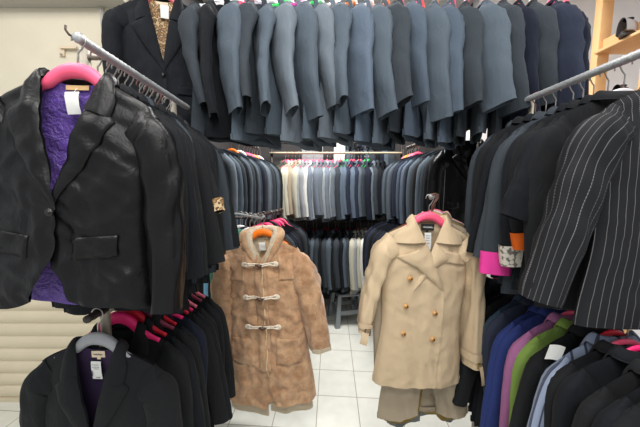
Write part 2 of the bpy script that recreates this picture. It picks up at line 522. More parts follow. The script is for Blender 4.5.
            for k in range(nth):
                th = k * 2 * PI / nth
                cx, sx = math.cos(th), math.sin(th)
                e = .72
                px = ra * math.copysign(abs(cx) ** e, cx); py = rb * math.copysign(abs(sx) ** e, sx)
                d = s.sfa * sm(t, .1, .3) * (1.0 * ridge(cx * 1.2 + t * 3.2 + sd, sx * 1.2 - t * 2.2, sd) + .8 * nz(cx * 1.5 + sd, sx * 1.5, t * 3.) - .3)
                d += s.sfa * .45 * math.exp(-((t - .58) / .12) ** 2) * math.sin(t * 42 + sx * 2.5 + cx * 2 + sd)
                d *= min(1., min(s.sa, s.sb) + .25)
                q = c + a2 * (px + d * cx) + b2 * (py + d * sx)
                r.append(Vector((side * q.x, q.y, q.z)))
            rows.append(r)
        mb = MB()
        mb.grid(rows, lambda i, j: (j / nth * .36, (1 - (t0 + (t1 - t0) * i / ns)) * s.sl), True, side > 0)
        if end:
            cen = sum(rows[-1], Vector()) / nth
            mb.grid([rows[-1], [cen + (p - cen) * .92 for p in rows[-1]]], None, True, side > 0)
            mb.grid([[cen + (p - cen) * .92 for p in rows[-1]], [cen + (p - cen) * .86 + Vector((0, 0, .05)) for p in rows[-2]]], None, True, side > 0)
        return mb

def copy_tree(root, **mats):
    c = root.copy(); COL.objects.link(c)
    ALLKIDS[c.name] = []
    for ch in ALLKIDS.get(root.name, []):
        d = ch.copy(); COL.objects.link(d); d.parent = c; ALLKIDS[c.name].append(d)
    return c

def own(root, o): ALLKIDS.setdefault(root.name, []).append(o); return o

def part(root, mb, name, mat, smooth=True):
    o = mb.build(name, mat, root, smooth); own(root, o)
    return o

def set_mat(o, mat):
    o.material_slots[0].link = 'OBJECT'; o.material_slots[0].material = mat

HK = .110     # rail centre above the neck point

# jackets for the rails: prototypes are kept in lists of part meshes
def proto_meshes(g, lod=1, tagmesh=False):
    d = []
    d.append(('jacket_body', g.body().mesh('jacket_body', M['black'])))
    d.append(('sleeve', g.sleeve(1).mesh('sleeve', M['black'])))
    d.append(('sleeve', g.sleeve(-1).mesh('sleeve', M['black'])))
    if lod:
        cb = g.collar()
        d.append(('collar', cb.mesh('collar', M['black'])))
        for sd in (1, -1): d.append(('lapel', g.lapel(sd).mesh('lapel', M['black'])))
    return d

def proto_single(g):
    mb = g.body()
    for sd in (1, -1):
        m2 = g.sleeve(sd); o = len(mb.v)
        mb.v += m2.v; mb.f += [[o + i for i in f] for f in m2.f]; mb.uv += m2.uv
    m2 = g.collar(); o = len(mb.v)
    mb.v += m2.v; mb.f += [[o + i for i in f] for f in m2.f]; mb.uv += m2.uv
    return mb.mesh('jacket', M['black'])

def instance(meshes, name, loc, rz, mat, label, cat, group, tilt=0., over={}):
    if not isinstance(meshes, list):
        o = bpy.data.objects.new(name, meshes); COL.objects.link(o)
        o.location = loc; o.rotation_euler = (0, tilt, rz); set_mat(o, mat)
        return tag(o, label, cat, group)
    r = empty(name, loc, rz, label, cat, group); r.rotation_euler = (0, tilt, rz)
    for pn, me in meshes:
        o = bpy.data.objects.new(pn, me); COL.objects.link(o); o.parent = r; set_mat(o, over.get(pn, mat)); own(r, o)
    return r

# hangers
def hanger_meshes(W=.165, apex=.038, th=.010, hh=.017, hk=HK, slope=.055, drop=.05):
    a = MB()
    pts = []; rr = []
    n = 24
    for i in range(n + 1):
        x = -W + 2 * W * i / n
        ax = abs(x)
        z = apex - hh - (drop * (ax / .075) ** 2.2 if ax < .075 else drop + (ax - .075) * .50)
        pts.append(Vector((x, -.004 * (ax / W), z))); rr.append(hh * (1.0 - .62 * min(1, ax / (W * .85)) ** 1.5))
    a.tube(pts, rr, 10, True, th / hh)
    h = MB()
    p = [Vector((0, 0, apex - .004)), Vector((0, 0, apex + .02)), Vector((.0, 0, hk - .036)), Vector((.010, 0, hk - .024)), Vector((.0185, 0, hk - .008))]
    for k in range(9):
        an = k / 8 * R(190); p.append(Vector((.0190 * math.cos(an), 0, hk + .0190 * math.sin(an))))
    h.tube(p, .0022, 6)
    return a.mesh('hanger_arms', M['h_pink']), h.mesh('hook', M['wire'])
HG = {'std': hanger_meshes(), 'thin': hanger_meshes(.155, .032, .006, .011), 'wide': hanger_meshes(.150, .046, .016, .022, drop=.040), 'tall': hanger_meshes(.150, .066, .014, .024, drop=.054)}

def hanger(kind, loc, rz, mat, label, group=None, wire=None, tilt=0):
    a, h = HG[kind]
    r = empty('clothes_hanger', loc, rz, label, 'hanger', group); r.rotation_euler = (0, tilt, rz)
    for nme, me, m in (('hanger_arms', a, mat), ('hook', h, wire or M['wire'])):
        o = bpy.data.objects.new(nme, me); COL.objects.link(o); o.parent = r; set_mat(o, m)
    return r

ORD = ['first', 'second', 'third', 'fourth', 'fifth', 'sixth', 'seventh', 'eighth', 'ninth', 'tenth', 'eleventh', 'twelfth', 'thirteenth', 'fourteenth',
       'fifteenth', 'sixteenth', 'seventeenth', 'eighteenth', 'nineteenth', 'twentieth', 'twenty-first', 'twenty-second', 'twenty-third', 'twenty-fourth',
       'twenty-fifth', 'twenty-sixth', 'twenty-seventh', 'twenty-eighth', 'twenty-ninth', 'thirtieth', 'thirty-first', 'thirty-second', 'thirty-third', 'thirty-fourth']
CN = dict(black='black', black2='black', char='charcoal', slate='slate grey', slate2='blue slate', mid='mid grey', steel='steel blue', navy='navy', navy2='dark navy',
          lgrey='light grey', white='white', cream='cream', olive='olive grey', bgrey='blue grey', green='light green', mauve='mauve pink', blue='royal blue', teal='teal grey',
          ochre='ochre', taupe='taupe', bstripe='blue grey striped', pin='pinstriped', satin='satin black', denim='grey denim')
HN = dict(pink='pink', hot='hot pink', red='red', maroon='maroon', grey='grey', lilac='lilac', orange='orange', green='green', mag='magenta', white='white', blk='black', yel='yellow',
          rose='rose pink', beige='beige', wine='wine red')
BOOK = {}
def rail_row(protos, A, B, n, rz, cols, where, frm, group, name='suit_jacket', hang=None, hkind='std', jit=.0, rj=3., kind='jacket', start=0, overs={}, tilt=.0, dz=0., skip=()):
    """n jackets hung along the rail from A to B (rail centres)"""
    A, B = Vector(A), Vector(B); out = []
    for i in range(n):
        f = i / max(1, n - 1)
        p = A.lerp(B, f) + Vector((0, 0, -HK + dz))
        a = rz + R(random.uniform(-rj, rj))
        tl = random.uniform(-tilt, tilt)
        if i in skip: continue
        ck = cols[i % len(cols)]
        lab = f'{CN[ck]} {kind} hanging {ORD[i + start]} from {frm} on {where}'
        q = p + Vector((random.uniform(-jit, jit), random.uniform(-jit, jit), random.uniform(-.006, .004)))
        pr = protos[(i * 3 + i // 2) % len(protos)]
        over = {}
        for pn, mk in overs.get(i, {}).items(): over[pn] = M[mk]
        o = instance(pr, name, q, a, M[ck], lab, kind, group, tl, over); out.append(o)
        if hang:
            hk = hang[i % len(hang)]
            if hk:
                hanger(hkind, (q.x, q.y, q.z), a, M['h_' + hk], f'{HN[hk]} hanger of {ORD[i + start]} {kind} from {frm}, ' + where.replace('the ', '', 1), 'hangers on ' + where,
                       M['copper'] if random.random() < .35 else M['wire'], tl)
    return out

# ------------------------------------------------------------------ the setting
def struct(name, mb, mat, smooth=False, bevel=0): return tag(mb.build(name, mat, None, smooth, bevel), kind='structure')
WY = 1.92
struct('floor', MB().box((0, 1.2, -.03), (7.2, 5.4, .06)), M['floor'])
struct('ceiling', MB().box((0, 1.2, 3.45), (7.2, 5.4, .1)), M['ceil'])
struct('wall_left', MB().box((-2.33, WY + .05, 1.7), (2.54, .1, 3.4)), M['wallm'])
struct('wall_left_inner', MB().box((-1.11, (WY + 3.9) / 2 + .05, 1.7), (.1, 3.9 - WY - .1, 3.4)), M['walld'])
struct('wall_back', MB().box((0.2, 3.85, 1.7), (2.8, .1, 3.4)), M['walld'])
struct('wall_right_inner', MB().box((1.60, 3.3, 1.7), (.1, 1.0, 3.4)), M['walld'])
struct('wall_right', MB().box((2.6, 2.75, 1.7), (2.1, .1, 3.4)), M['wallw'])
# roller shutter on the left wall: curved slats
mb = MB(); rows = []
z = .03
prof = []
while z < 1.66:
    for k in range(7):
        t = k / 6
        prof.append((z + t * .092, .016 * math.sin(PI * t) ** .7))
    z += .098
for (pz, py) in prof: rows.append([Vector((x, WY - .012 - py, pz)) for x in (-3.5, -1.12)])
mb.grid(rows)
mb.box((-2.31, WY - .015, 1.70), (2.4, .03, .06)); mb.box((-2.31, WY - .014, .015), (2.4, .028, .03)); mb.box((-1.10, WY - .02, .86), (.05, .04, 1.72))
struct('door_1', mb, M['shut'])
a = at(0, 4, WY); b = at(131, 4, WY)
mb = MB().box(((-3.5 + b.x) / 2, WY - .04, a.z + .02), (3.5 + b.x, .08, .09)); mb.box(((-3.5 + b.x) / 2, WY - .044, a.z + .02), (3.5 + b.x, .086, .012))
struct('trim_1', mb, M['tray'])
c = at(105, 40, WY)
mb = MB().box((c.x, WY - .008, 2.35), (.022, .016, 1.3)); mb.box((c.x, WY - .014, 2.35), (.008, .012, 1.3))
struct('trim_2', mb, M['tray'])
c = at(63, 52, WY)
r = empty('wall_bracket', (c.x, WY, c.z), 0, 'small beige metal bracket fixed to the cream wall above the left rail', 'bracket')
part(r, MB().box((0, -.006, 0), (.035, .012, .06)), 'back_plate', M['blabel'], False)
part(r, MB().box((.055, -.016, .02), (.11, .014, .014)), 'arm', M['blabel'], False)
part(r, MB().disc((0, -.014, -.02), .008, (0, 1, 0), .006), 'screw', M['wire'])

# ------------------------------------------------------------------ rails
def pipe(A, B, rad, wrap=True, n=10, step=.02):
    A, B = Vector(A), Vector(B); L = (B - A).length; k = max(2, int(L / step * (3 if wrap else .2)))
    pts = [A.lerp(B, i / k) for i in range(k + 1)]
    rr = [rad * (1 + (.07 * math.sin(i * 2.1) + .06 * nz(i * .7, A.x, 3.) if wrap else 0)) for i in range(k + 1)]
    return MB().tube(pts, rr, n)

LX, LZ, LZ2 = -.65, 2.03, 1.20
L0, L1 = Vector((LX, .785, LZ)), Vector((LX + .0, 1.45, LZ))
l0, l1 = Vector((-.72, .82, LZ2)), Vector((-.70, 1.45, LZ2))
r = empty('clothes_rack', (-.70, .86, 0), 0, 'steel two-tier clothes rack along the left, before the cream shutter', 'clothes rack')
def rp(o, mb, nme, m):
    for i, v in enumerate(mb.v): mb.v[i] = tuple(Vector(v) - o.location)
    return part(o, mb, nme, m)
rp(r, pipe(L0, L1, .0135), 'upper_rail', M['pipe'])
rp(r, pipe(l0, l1, .0125), 'lower_rail', M['darkpipe'])
rp(r, MB().tube([(-.735, .915, 0), (-.735, .915, 1.2), (-.735, .915, LZ + .03)], .0155, 12), 'post', M['post'])
rp(r, MB().tube([(-.735, 1.47, 0), (-.735, 1.47, 1.2), (-.735, 1.47, LZ + .03)], .0155, 12), 'post', M['post'])
rp(r, MB().tube([(LX, .795, LZ - .0), (LX - .012, .788, LZ + .003), (LX - .022, .788, LZ + .008), (LX - .030, .788, LZ + .020), (LX - .029, .788, LZ + .032)], .0032, 8), 'end_hook', M['dwire'])
rp(r, MB().box((-.692, .915, LZ + .006), (.10, .016, .012)), 'clamp', M['post'])
rp(r, MB().box((-.73, .915, LZ2), (.05, .03, .03)), 'clamp', M['post'])
RX, RZ, RZ2 = 1.01, 2.03, 1.20
R0, R1 = Vector((RX, .55, RZ)), Vector((RX, 1.375, RZ))
r0, r1 = Vector((RX + .035, .55, RZ2)), Vector((RX + .055, 1.60, RZ2))
r = empty('clothes_rack', (RX, 1.2, 0), 0, 'grey two-tier clothes rack along the right, under the wooden shelf', 'clothes rack')
rp(r, pipe(R0, R1, .0145), 'upper_rail', M['pipe'])
rp(r, pipe(r0, r1, .0125), 'lower_rail', M['pipe'])
rp(r, MB().tube([(RX + .03, .58, 0), (RX + .03, .58, 1.2), (RX + .03, .58, RZ + .03)], .0155, 12), 'post', M['post'])
rp(r, MB().tube([(RX + .03, 1.60, 0), (RX + .03, 1.60, 1.0), (RX + .03, 1.60, RZ2 + .03)], .0155, 12), 'post', M['post'])
rp(r, MB().tube([(RX + .03, 1.33, RZ2 + .0), (RX + .03, 1.33, 1.7), (RX + .03, 1.33, RZ + .02)], .012, 12), 'post', M['post'])
OY = 1.62
OZ = at(300, 11, OY).z + HK
r = empty('clothes_rail', (.22, OY, OZ), 0, 'long overhead clothes rail spanning the aisle under the ceiling', 'clothes rail')
rp(r, pipe((-1.2, OY, OZ), (1.72, OY, OZ), .0145, False), 'rail', M['pipe'])
for x in (-1.15, 1.68): rp(r, MB().tube([(x, OY, OZ), (x, OY, 3.0), (x, OY, 3.40)], .009, 8), 'drop_rod', M['post'])
ML0, ML1 = Vector((-.83, 1.93, 2.03)), Vector((-.60, 2.92, 2.03))
ml0, ml1 = Vector((-.45, 1.95, 1.40)), Vector((-.32, 2.78, 1.38))
r = empty('clothes_rack', (-.86, 2.9, 0), 0, 'dark two-tier rack beyond the tan duffle coat on the left', 'clothes rack')
rp(r, pipe(ML0, ML1, .0125, False), 'upper_rail', M['darkpipe'])
rp(r, pipe(ml0, ml1, .0125, False), 'lower_rail', M['darkpipe'])
for x, y, zt in ((-.82, 1.88, 2.03), (-.58, 3.0, 2.03)):
    rp(r, MB().tube([(x, y, 0), (x, y, 1.), (x, y, zt)], .0145, 10), 'post', M['darkpipe'])
rp(r, MB().tube([(-.82, 1.88, 1.40), (-.45, 1.95, 1.40)], .010, 8), 'cross_bar', M['darkpipe'])
MR0, MR1 = Vector((1.10, 1.92, 2.03)), Vector((1.0, 2.92, 2.03))
mr0, mr1 = Vector((.88, 1.90, 1.40)), Vector((.80, 2.80, 1.38))
r = empty('clothes_rack', (1.25, 2.9, 0), 0, 'dark two-tier rack beyond the beige trench coat on the right', 'clothes rack')
rp(r, pipe(MR0, MR1, .0125, False), 'upper_rail', M['darkpipe'])
rp(r, pipe(mr0, mr1, .0125, False), 'lower_rail', M['darkpipe'])
for x, y, zt in ((1.12, 1.87, 2.03), (.99, 3.0, 2.03)):
    rp(r, MB().tube([(x, y, 0), (x, y, 1.), (x, y, zt)], .0145, 10), 'post', M['darkpipe'])
rp(r, MB().tube([(1.12, 1.87, 1.40), (.88, 1.90, 1.40)], .010, 8), 'cross_bar', M['darkpipe'])
BY = 3.16
BZ, BZ2 = at(330, 153, BY).z, at(330, 221.5, BY).z
r = empty('clothes_rack', (.25, BY, 0), 0, 'two-tier rack across the back of the aisle with a pale upper rail', 'clothes rack')
rp(r, pipe((-.50, BY, BZ), (1.05, BY, BZ), .0125, False), 'upper_rail', M['lpipe'])
rp(r, pipe((-.50, BY, BZ2), (1.05, BY, BZ2), .0115, False), 'lower_rail', M['darkpipe'])
for x in (-.48, 1.03): rp(r, MB().tube([(x, BY + .03, 0), (x, BY + .03, 1.), (x, BY + .03, 2.35)], .0145, 10), 'post', M['darkpipe'])
rp(r, pipe((-.50, BY + .36, BZ + .24), (1.05, BY + .36, BZ + .24), .0115, False), 'rear_rail', M['darkpipe'])

# ------------------------------------------------------------------ prototypes for the rails
random.seed(3)
FLAT = [proto_meshes(Garment(seed=s_, D=.018, Db=.016, sb=.26, sa=1.0, twist=.12, fwd=.006, L=L_, sl=sl_, W=.19, Wc=.20, Ww=.195, Wh=.212, fa=.006, fd=.003, lw=.07, nv=26, nq=10, ns=20, nth=14, sfa=.005, splay=sp_))
        for s_, L_, sl_, sp_ in ((1., .70, .58, .0), (2., .72, .60, .15), (3., .68, .57, -.1), (4., .74, .61, .08))]
FAN = [proto_meshes(Garment(seed=s_, D=.026, Db=.024, sb=1.22, sa=.55, twist=tw_, fwd=fw_, L=L_, sl=sl_, W=.205, fa=.008, fd=.005, lw=.07, nv=26, nq=10, ns=30, nth=20, sfa=.011, splay=sp_, hemwave=.02))
       for s_, L_, sl_, sp_, tw_, fw_ in ((11., .72, .57, -.1, .62, .05), (12., .74, .61, .0, .5, .035), (13., .70, .60, .1, .75, .06), (14., .73, .64, -.05, .55, .05), (15., .71, .58, .05, .8, .045), (16., .75, .62, .0, .68, .065))]
MIDP = [proto_meshes(Garment(seed=s_, D=.022, Db=.018, sb=.36, sa=1.1, twist=.2, fwd=.01, L=L_, sl=sl_, W=.205, fa=.007, fd=.003, lw=.07, nv=20, nq=8, ns=16, nth=12, sfa=.005), 0)
        for s_, L_, sl_ in ((21., .70, .60), (22., .74, .62), (23., .68, .58))]
LONGP = [proto_meshes(Garment(seed=s_, D=.022, Db=.018, sb=.36, sa=1.1, twist=.2, fwd=.01, L=L_, sl=.62, W=.205, Wh=.25, fa=.008, fd=.003, lw=.07, nv=22, nq=8, ns=16, nth=12, sfa=.005), 0)
         for s_, L_ in ((24., .84), (25., .90), (26., .80))]
BACKP = [proto_single(Garment(seed=s_, D=.020, Db=.018, sb=.62, sa=.75, twist=.6, fwd=.03, L=L_, sl=sl_, W=.20, fa=.007, fd=.003, nv=16, nq=6, ns=16, nth=10, sfa=.006))
         for s_, L_, sl_ in ((31., .64, .60), (32., .66, .615), (33., .62, .58), (34., .65, .63))]
BACKL = [proto_single(Garment(seed=s_, D=.020, Db=.018, sb=.55, sa=.75, twist=.6, fwd=.03, L=L_, sl=sl_, W=.20, fa=.007, fd=.003, nv=16, nq=6, ns=16, nth=10, sfa=.006))
         for s_, L_, sl_ in ((35., .68, .60), (36., .70, .63), (37., .66, .61))]

# ------------------------------------------------------------------ rows
W_OV = 'the overhead rail'
ovc = ['char', 'char', 'black2', 'slate', 'char', 'slate', 'mid', 'slate', 'mid', 'slate', 'steel', 'slate', 'char', 'slate2', 'slate', 'slate2', 'steel', 'slate', 'slate2', 'char', 'char', 'slate', 'char', 'navy', 'navy2', 'char', 'navy', 'navy', 'navy2', 'navy', 'teal']
ovc[15:23] = ['slate2', 'char', 'slate', 'char', 'navy2', 'char', 'navy', 'navy2']
ovh = [None, 'white', 'white', 'pink', 'lilac', 'green', 'mag', 'green', 'white', 'orange', 'white', 'orange', 'rose', 'pink', 'yel', 'pink', 'pink', 'pink', 'pink', 'orange', 'white', 'pink', 'pink', 'white', 'pink', 'white', 'pink', 'pink', 'green', 'white', 'pink']
rail_row(FAN, (-.50, OY, OZ), (1.415, OY, OZ), 22, R(58), ovc[1:], W_OV, 'the left', 'jackets on the overhead rail', hang=ovh[1:], hkind='tall', start=1, rj=7, jit=.008, tilt=R(1.5))
W_LU = 'the left upper rail'
rail_row(FLAT, (LX - .02, .885, LZ), (LX - .05, 1.35, LZ), 15, 0, ['black', 'black2', 'black', 'black2', 'char', 'black', 'black2', 'black', 'black2'], W_LU, 'the camera end', 'black jackets on the left upper rail',
         hang=['rose', 'grey', 'white', 'rose', 'grey'], start=1, rj=4, jit=.006, tilt=R(1.), skip=(6,))
W_LL = 'the left lower rail'
rail_row(FLAT, (l0.x - .01, .97, LZ2), (l1.x - .02, 1.38, LZ2), 10, 0, ['black', 'black2', 'black', 'black2', 'navy2', 'black', 'black2'], W_LL, 'the camera end', 'black jackets on the left lower rail',
         hang=['hot', 'red', 'maroon', 'red', 'hot', 'red', 'hot', 'rose', 'maroon', 'rose'], hkind='tall', start=1, rj=5, jit=.006, tilt=R(1.5), overs={0: {'collar': 'black'}})
W_RU = 'the right upper rail'
rail_row(FLAT, (RX + .02, .92, RZ), (RX + .02, 1.34, RZ), 9, PI, ['black', 'black2', 'char', 'black', 'black2', 'char', 'black2', 'black', 'char', 'black2'], W_RU, 'the camera end', 'black jackets on the right upper rail',
         hang=['pink', 'white', 'orange', 'green', 'lilac', 'grey', 'pink', 'white', 'grey', 'rose'], hkind='thin', start=1, rj=5, jit=.006, tilt=R(1.5), skip=(0, 1, 2, 3, 4))
W_RL = 'the right lower rail'
rail_row(FLAT, (RX + .035, .66, RZ2), (RX + .055, 1.50, RZ2), 18, PI,
         ['black', 'black2', 'black', 'black2', 'black', 'bstripe', 'black', 'green', 'mauve', 'blue', 'blue', 'navy', 'teal', 'black', 'black2', 'black', 'char', 'black'], W_RL, 'the camera end',
         'jackets on the right lower rail', hang=['white', 'pink', 'yel', 'hot', 'pink', 'red', 'rose', None, 'pink'], hkind='thin', rj=5, jit=.006, tilt=R(1.5))
W_ML = 'the left rail beyond the duffle coat'
rail_row(MIDP, ML0, ML1, 19, R(-4), ['char', 'mid', 'slate', 'char', 'black2', 'slate', 'char', 'black', 'slate', 'char', 'navy2'], 'the upper rail behind the duffle coat', 'the front', 'dark jackets on the upper rail behind the duffle coat',
         hang=[None, None, None, None, None, None, None, None, None, 'orange', None, 'white', None, 'pink', 'pink', 'pink', 'yel', 'pink', 'white'], rj=6, jit=.008)
rail_row(LONGP, ml0 + Vector((.0, .06, 0)), ml1, 11, R(-4), ['black', 'black2', 'black', 'char', 'black2', 'navy2'], 'the lower rail behind the duffle', 'the front', 'long black coats behind the duffle coat',
         name='long_coat', kind='coat', hang=['blk', 'hot', 'pink', 'hot', 'pink'], rj=6, jit=.008)
rail_row(MIDP, MR0 + Vector((-.01, .08, 0)), MR1, 19, R(2), ['black2', 'char', 'slate', 'black', 'char', 'slate', 'navy2', 'char', 'steel', 'navy', 'slate2', 'navy'], 'the upper rail behind the trench coat', 'the front',
         'dark jackets on the upper rail behind the trench coat', hang=[None] * 13 + ['pink', 'pink', 'rose', 'orange', 'yel', 'pink'], rj=6, jit=.008)
rail_row(MIDP, mr0 + Vector((0, .25, 0)), mr1, 11, R(2), ['navy2', 'black', 'navy', 'black2', 'navy2', 'black'], 'the lower rail behind the trench coat', 'the front',
         'dark jackets on the lower rail behind the trench coat', rj=6, jit=.008)
bc = ['olive', 'olive', 'cream', 'cream', 'taupe', 'cream', 'lgrey', 'lgrey', 'white', 'bgrey', 'lgrey', 'bgrey', 'mid', 'lgrey', 'bgrey', 'lgrey', 'mid', 'char', 'steel', 'steel', 'navy', 'steel', 'navy', 'slate', 'char', 'navy2', 'mid', 'char', 'black2']
bh = ['pink', 'pink', 'pink', 'rose', 'pink', 'pink', 'pink', 'rose', 'pink', 'pink', 'pink', 'pink', 'rose', 'pink', 'pink', 'pink', 'pink', 'green', 'green', 'pink', 'pink', 'rose', 'pink', 'green', 'green', None, None, None, None]
rail_row(BACKP, (-.32, BY, BZ), (.80, BY, BZ), 29, R(62), bc, 'the back upper rail', 'the left', 'jackets on the back upper rail', hang=bh, rj=6, jit=.008)
bl = ['char', 'black', 'slate', 'char', 'black2', 'slate', 'slate2', 'char', 'black2', 'char', 'slate', 'char', 'black2', 'char', 'slate', 'black', 'char', 'black2', 'slate', 'char', 'cream', 'lgrey', 'cream', 'white', 'lgrey', 'navy2', 'black', 'black2']
rail_row(BACKL, (-.34, BY, BZ2), (.82, BY, BZ2), 28, R(62), bl, 'the back lower rail', 'the left', 'jackets on the back lower rail', hang=['wine', None, 'red', 'wine', None, 'red'], hkind='thin', rj=6, jit=.008)
rail_row(BACKP, (.36, BY + .36, BZ + .24), (.95, BY + .36, BZ + .24), 11, R(90), ['navy2', 'slate', 'char', 'black2'], 'the rear rail above the back rack', 'the left', 'dark jackets on the rear rail', rj=6, jit=.008)

# ------------------------------------------------------------------ garments built one by one
def surf(g, pts, off=.004, back=False, th=.002):
    """a small cloth patch lying on the chest: pts = rows of (x, z)"""
    rows = []
    for r_ in pts:
        rows.append([Vector((x, (g.yf(x, z) - off), z)) for x, z in r_])
    return rows
def patch(g, x0, x1, z0, z1, off=.004, th=.003, n=8, m=6, skew=0., point=0.):
    """flap: top edge z0, bottom edge z1, with an edge turned back onto the cloth"""
    rows = []
    for i in range(m + 1):
        t = i / m
        rows.append([((x0 + (x1 - x0) * j / n), z0 + skew * (j / n) + (z1 - z0) * t - point * t * (1 - abs(2 * j / n - 1))) for j in range(n + 1)])
    R_ = surf(g, rows, off)
    top = [p + Vector((0, off * .9, .001)) for p in R_[0]]; bot = [p + Vector((0, th, 0)) for p in R_[-1]]
    R_ = [top] + R_ + [bot]
    R_ = [[r_[0] + Vector((0, th, 0))] + r_ + [r_[-1] + Vector((0, th, 0))] for r_ in R_]
    return MB().grid(R_)
def backpatch(g, x0, x1, z0, z1, off, rot=0., curl=.0, n=4, m=5):
    """tag or label hanging in front of the inside of the back"""
    rows = []; cx = (x0 + x1) / 2
    for i in range(m + 1):
        t = i / m; r_ = []
        for j in range(n + 1):
            x = x0 + (x1 - x0) * j / n; z = z0 + (z1 - z0) * t
            xx = cx + (x - cx) * math.cos(rot) - (z - z0) * math.sin(rot); zz = z0 + (x - cx) * math.sin(rot) + (z - z0) * math.cos(rot)
            r_.append(Vector((xx, off(xx, zz) - curl * math.sin(PI * t) , zz)))
        rows.append(r_)
    back = [[p + Vector((0, .0012, 0)) for p in r_] for r_ in rows]
    mb = MB().grid(rows, None, False, False); mb.grid(back, None, False, True)
    edge = [rows[0], back[0]], [back[-1], rows[-1]]
    for e in edge: mb.grid(list(e))
    mb.grid([[r_[0] for r_ in back], [r_[0] for r_ in rows]]); mb.grid([[r_[-1] for r_ in rows], [r_[-1] for r_ in back]])
    return mb
def squiggle(x0, x1, z, y, h, seed=0., n=60, r_=.0006, waves=9):
    pts = []
    for i in range(n + 1):
        t = i / n
        pts.append((x0 + (x1 - x0) * t + .3 * h * math.cos(t * waves * 2 * PI), y(x0 + (x1 - x0) * t, z) , z + h * .5 * math.sin(t * waves * 2 * PI) * (.6 + .5 * nz(t * 9, seed, 2.))))
    return MB().tube(pts, r_, 5)
def btn(g, x, z, r_=.011, off=.008):
    y = g.yf(x, z) - off
    mb = MB().tube([(x, y + .004, z), (x, y, z), (x, y - .0025, z), (x, y - .003, z), (x, y - .0015, z)], [r_ * .9, r_, r_ * .95, r_ * .75, r_ * .02], 16)
    return mb
def garment(g, name, loc, rz, mat, label, cat, group=None, lining=None, cuff=None, lapels=True, collar=True, collar_kw={}, sl=(None, None), sp=(None, None), tilt=0, sleeves=(1, -1), bodyname='jacket_body', slmat=None, gcuff=.004, cuff_t=.86):
    r = empty(name, loc, rz, label, cat, group); r.rotation_euler = (0, tilt, rz)
    part(r, g.body(), bodyname, mat)
    for k, sd in enumerate((-1, 1)):
        if sd not in sleeves: continue
        a, b = g.sl, g.splay
        if sl[k]: g.sl = sl[k]
        if sp[k] is not None: g.splay = sp[k]
        so = part(r, g.sleeve(sd), 'sleeve', slmat or mat)
        if cuff:
            c = g.sleeve(sd, t0=cuff_t, t1=1.004, grow=gcuff)
            co = c.build('cuff', M[cuff], so); own(so, co)
            tag(co, 'cuff in ' + M[cuff].name.replace('_', ' '))
        g.sl, g.splay = a, b
    if lining: tag(part(r, lining_mb(g), 'lining', lining), lining.name.replace('_', ' '))
    if collar: part(r, g.collar(**collar_kw), 'collar', mat)
    if lapels:
        for sd in (1, -1): part(r, g.lapel(sd), 'lapel', mat)
    return r
def lining_mb(g):
    mb = MB(); g.back(mb, off=.010)
    return mb
def inside(g, d=.010): return lambda x, z: g.yb(x, min(z, -.002)) - d

# ---- satin blazer nearest the camera, at the end of the left rail
hx, hy = LX - .012, .79
g = Garment(seed=41.3, W=.216, nh=.084, slope=.062, L=.63, Wc=.226, Ww=.216, Wh=.240, D=.046, Db=.03, zb=-.365, ov=.012, cut=.06, lw=.088, cw=.055, sl=.63, sa=1.05, sb=.55, twist=.10, lbulge=.004, clift=.008,
            fwd=.02, fa=.008, fd=.0075, nq=34, nv=80, ns=70, nth=36, peak=.02, ltop=.24, hemwave=.03, sfa=.010, splay=.10)
r = garment(g, 'satin_blazer', (hx, hy, LZ - HK), R(2), M['satin'], 'shiny black satin blazer with purple lining, nearest the camera on the left rail', 'jacket', lining=M['purple'], tilt=R(3.5))
r.rotation_euler = (R(-4.5), R(3.5), R(2))
for sd in (-1, 1):
    pk = part(r, patch(g, sd * .165, sd * .055, -.425, -.482, .008, .004, 12, 6, skew=-.012), 'pocket_flap', M['satin'])
part(r, btn(g, .004, -.372, .010, .014), 'button', M['kbtn'])
ins = inside(g, .012)
part(r, backpatch(g, -.030, .034, -.016, -.029, lambda x, z: g.yb(x, -.02) - .016, .04), 'brand_label', M['label'])
tg = part(r, backpatch(g, -.026, .012, -.037, -.098, lambda x, z: g.yb(x, z) - .022 - .10 * (-.03 - z), .10, .004), 'price_tag', M['tag'])
own(r, MB().tube([(-.0, g.yb(0, -.03) - .018, -.026), (-.004, g.yb(0, -.03) - .022, -.042)], .0007, 5).build('tag_string', M['tag'], r))
hanger('wide', (hx, hy, LZ - HK), R(2), M['h_pink'], 'broad hot pink padded hanger inside the satin blazer nearest the camera', 'hangers on the left upper rail', tilt=R(3.5)).rotation_euler = (R(-4.5), R(3.5), R(2))
# ---- black blazer at the front of the left lower rail
bx, by_ = -.722, .862
g = Garment(seed=52., W=.205, nh=.072, slope=.058, L=.68, D=.036, Db=.024, zb=-.34, sl=.60, sa=1.1, sb=.45, twist=.12, fwd=.01, fa=.006, fd=.004, nq=22, nv=44, ns=36, nth=24, lw=.085, cw=.05, ltop=.26, peak=.01)
r = garment(g, 'black_blazer', (bx, by_, LZ2 - HK), R(-3), M['black'], 'matte black blazer with cream label and price tag, front of the left lower rail', 'jacket', lining=M['dlining'], tilt=R(2))
lb = part(r, backpatch(g, -.024, .022, -.020, -.042, lambda x, z: g.yb(x, -.02) - .014, .05), 'brand_label', M['blabel'])
own(lb, squiggle(-.016, .014, -.031, lambda x, z: g.yb(x, -.02) - .0152, .006, 3., waves=7).build('lettering', M['ink'], lb))
lt = part(r, backpatch(g, -.006, .006, -.041, -.050, lambda x, z: g.yb(x, -.02) - .013, 0), 'label_tab', M['blabel'])
tg = part(r, backpatch(g, -.025, .009, -.056, -.120, lambda x, z: g.yb(x, z) - .018 - .12 * (-.05 - z), .03, .003), 'price_tag', M['tag'])
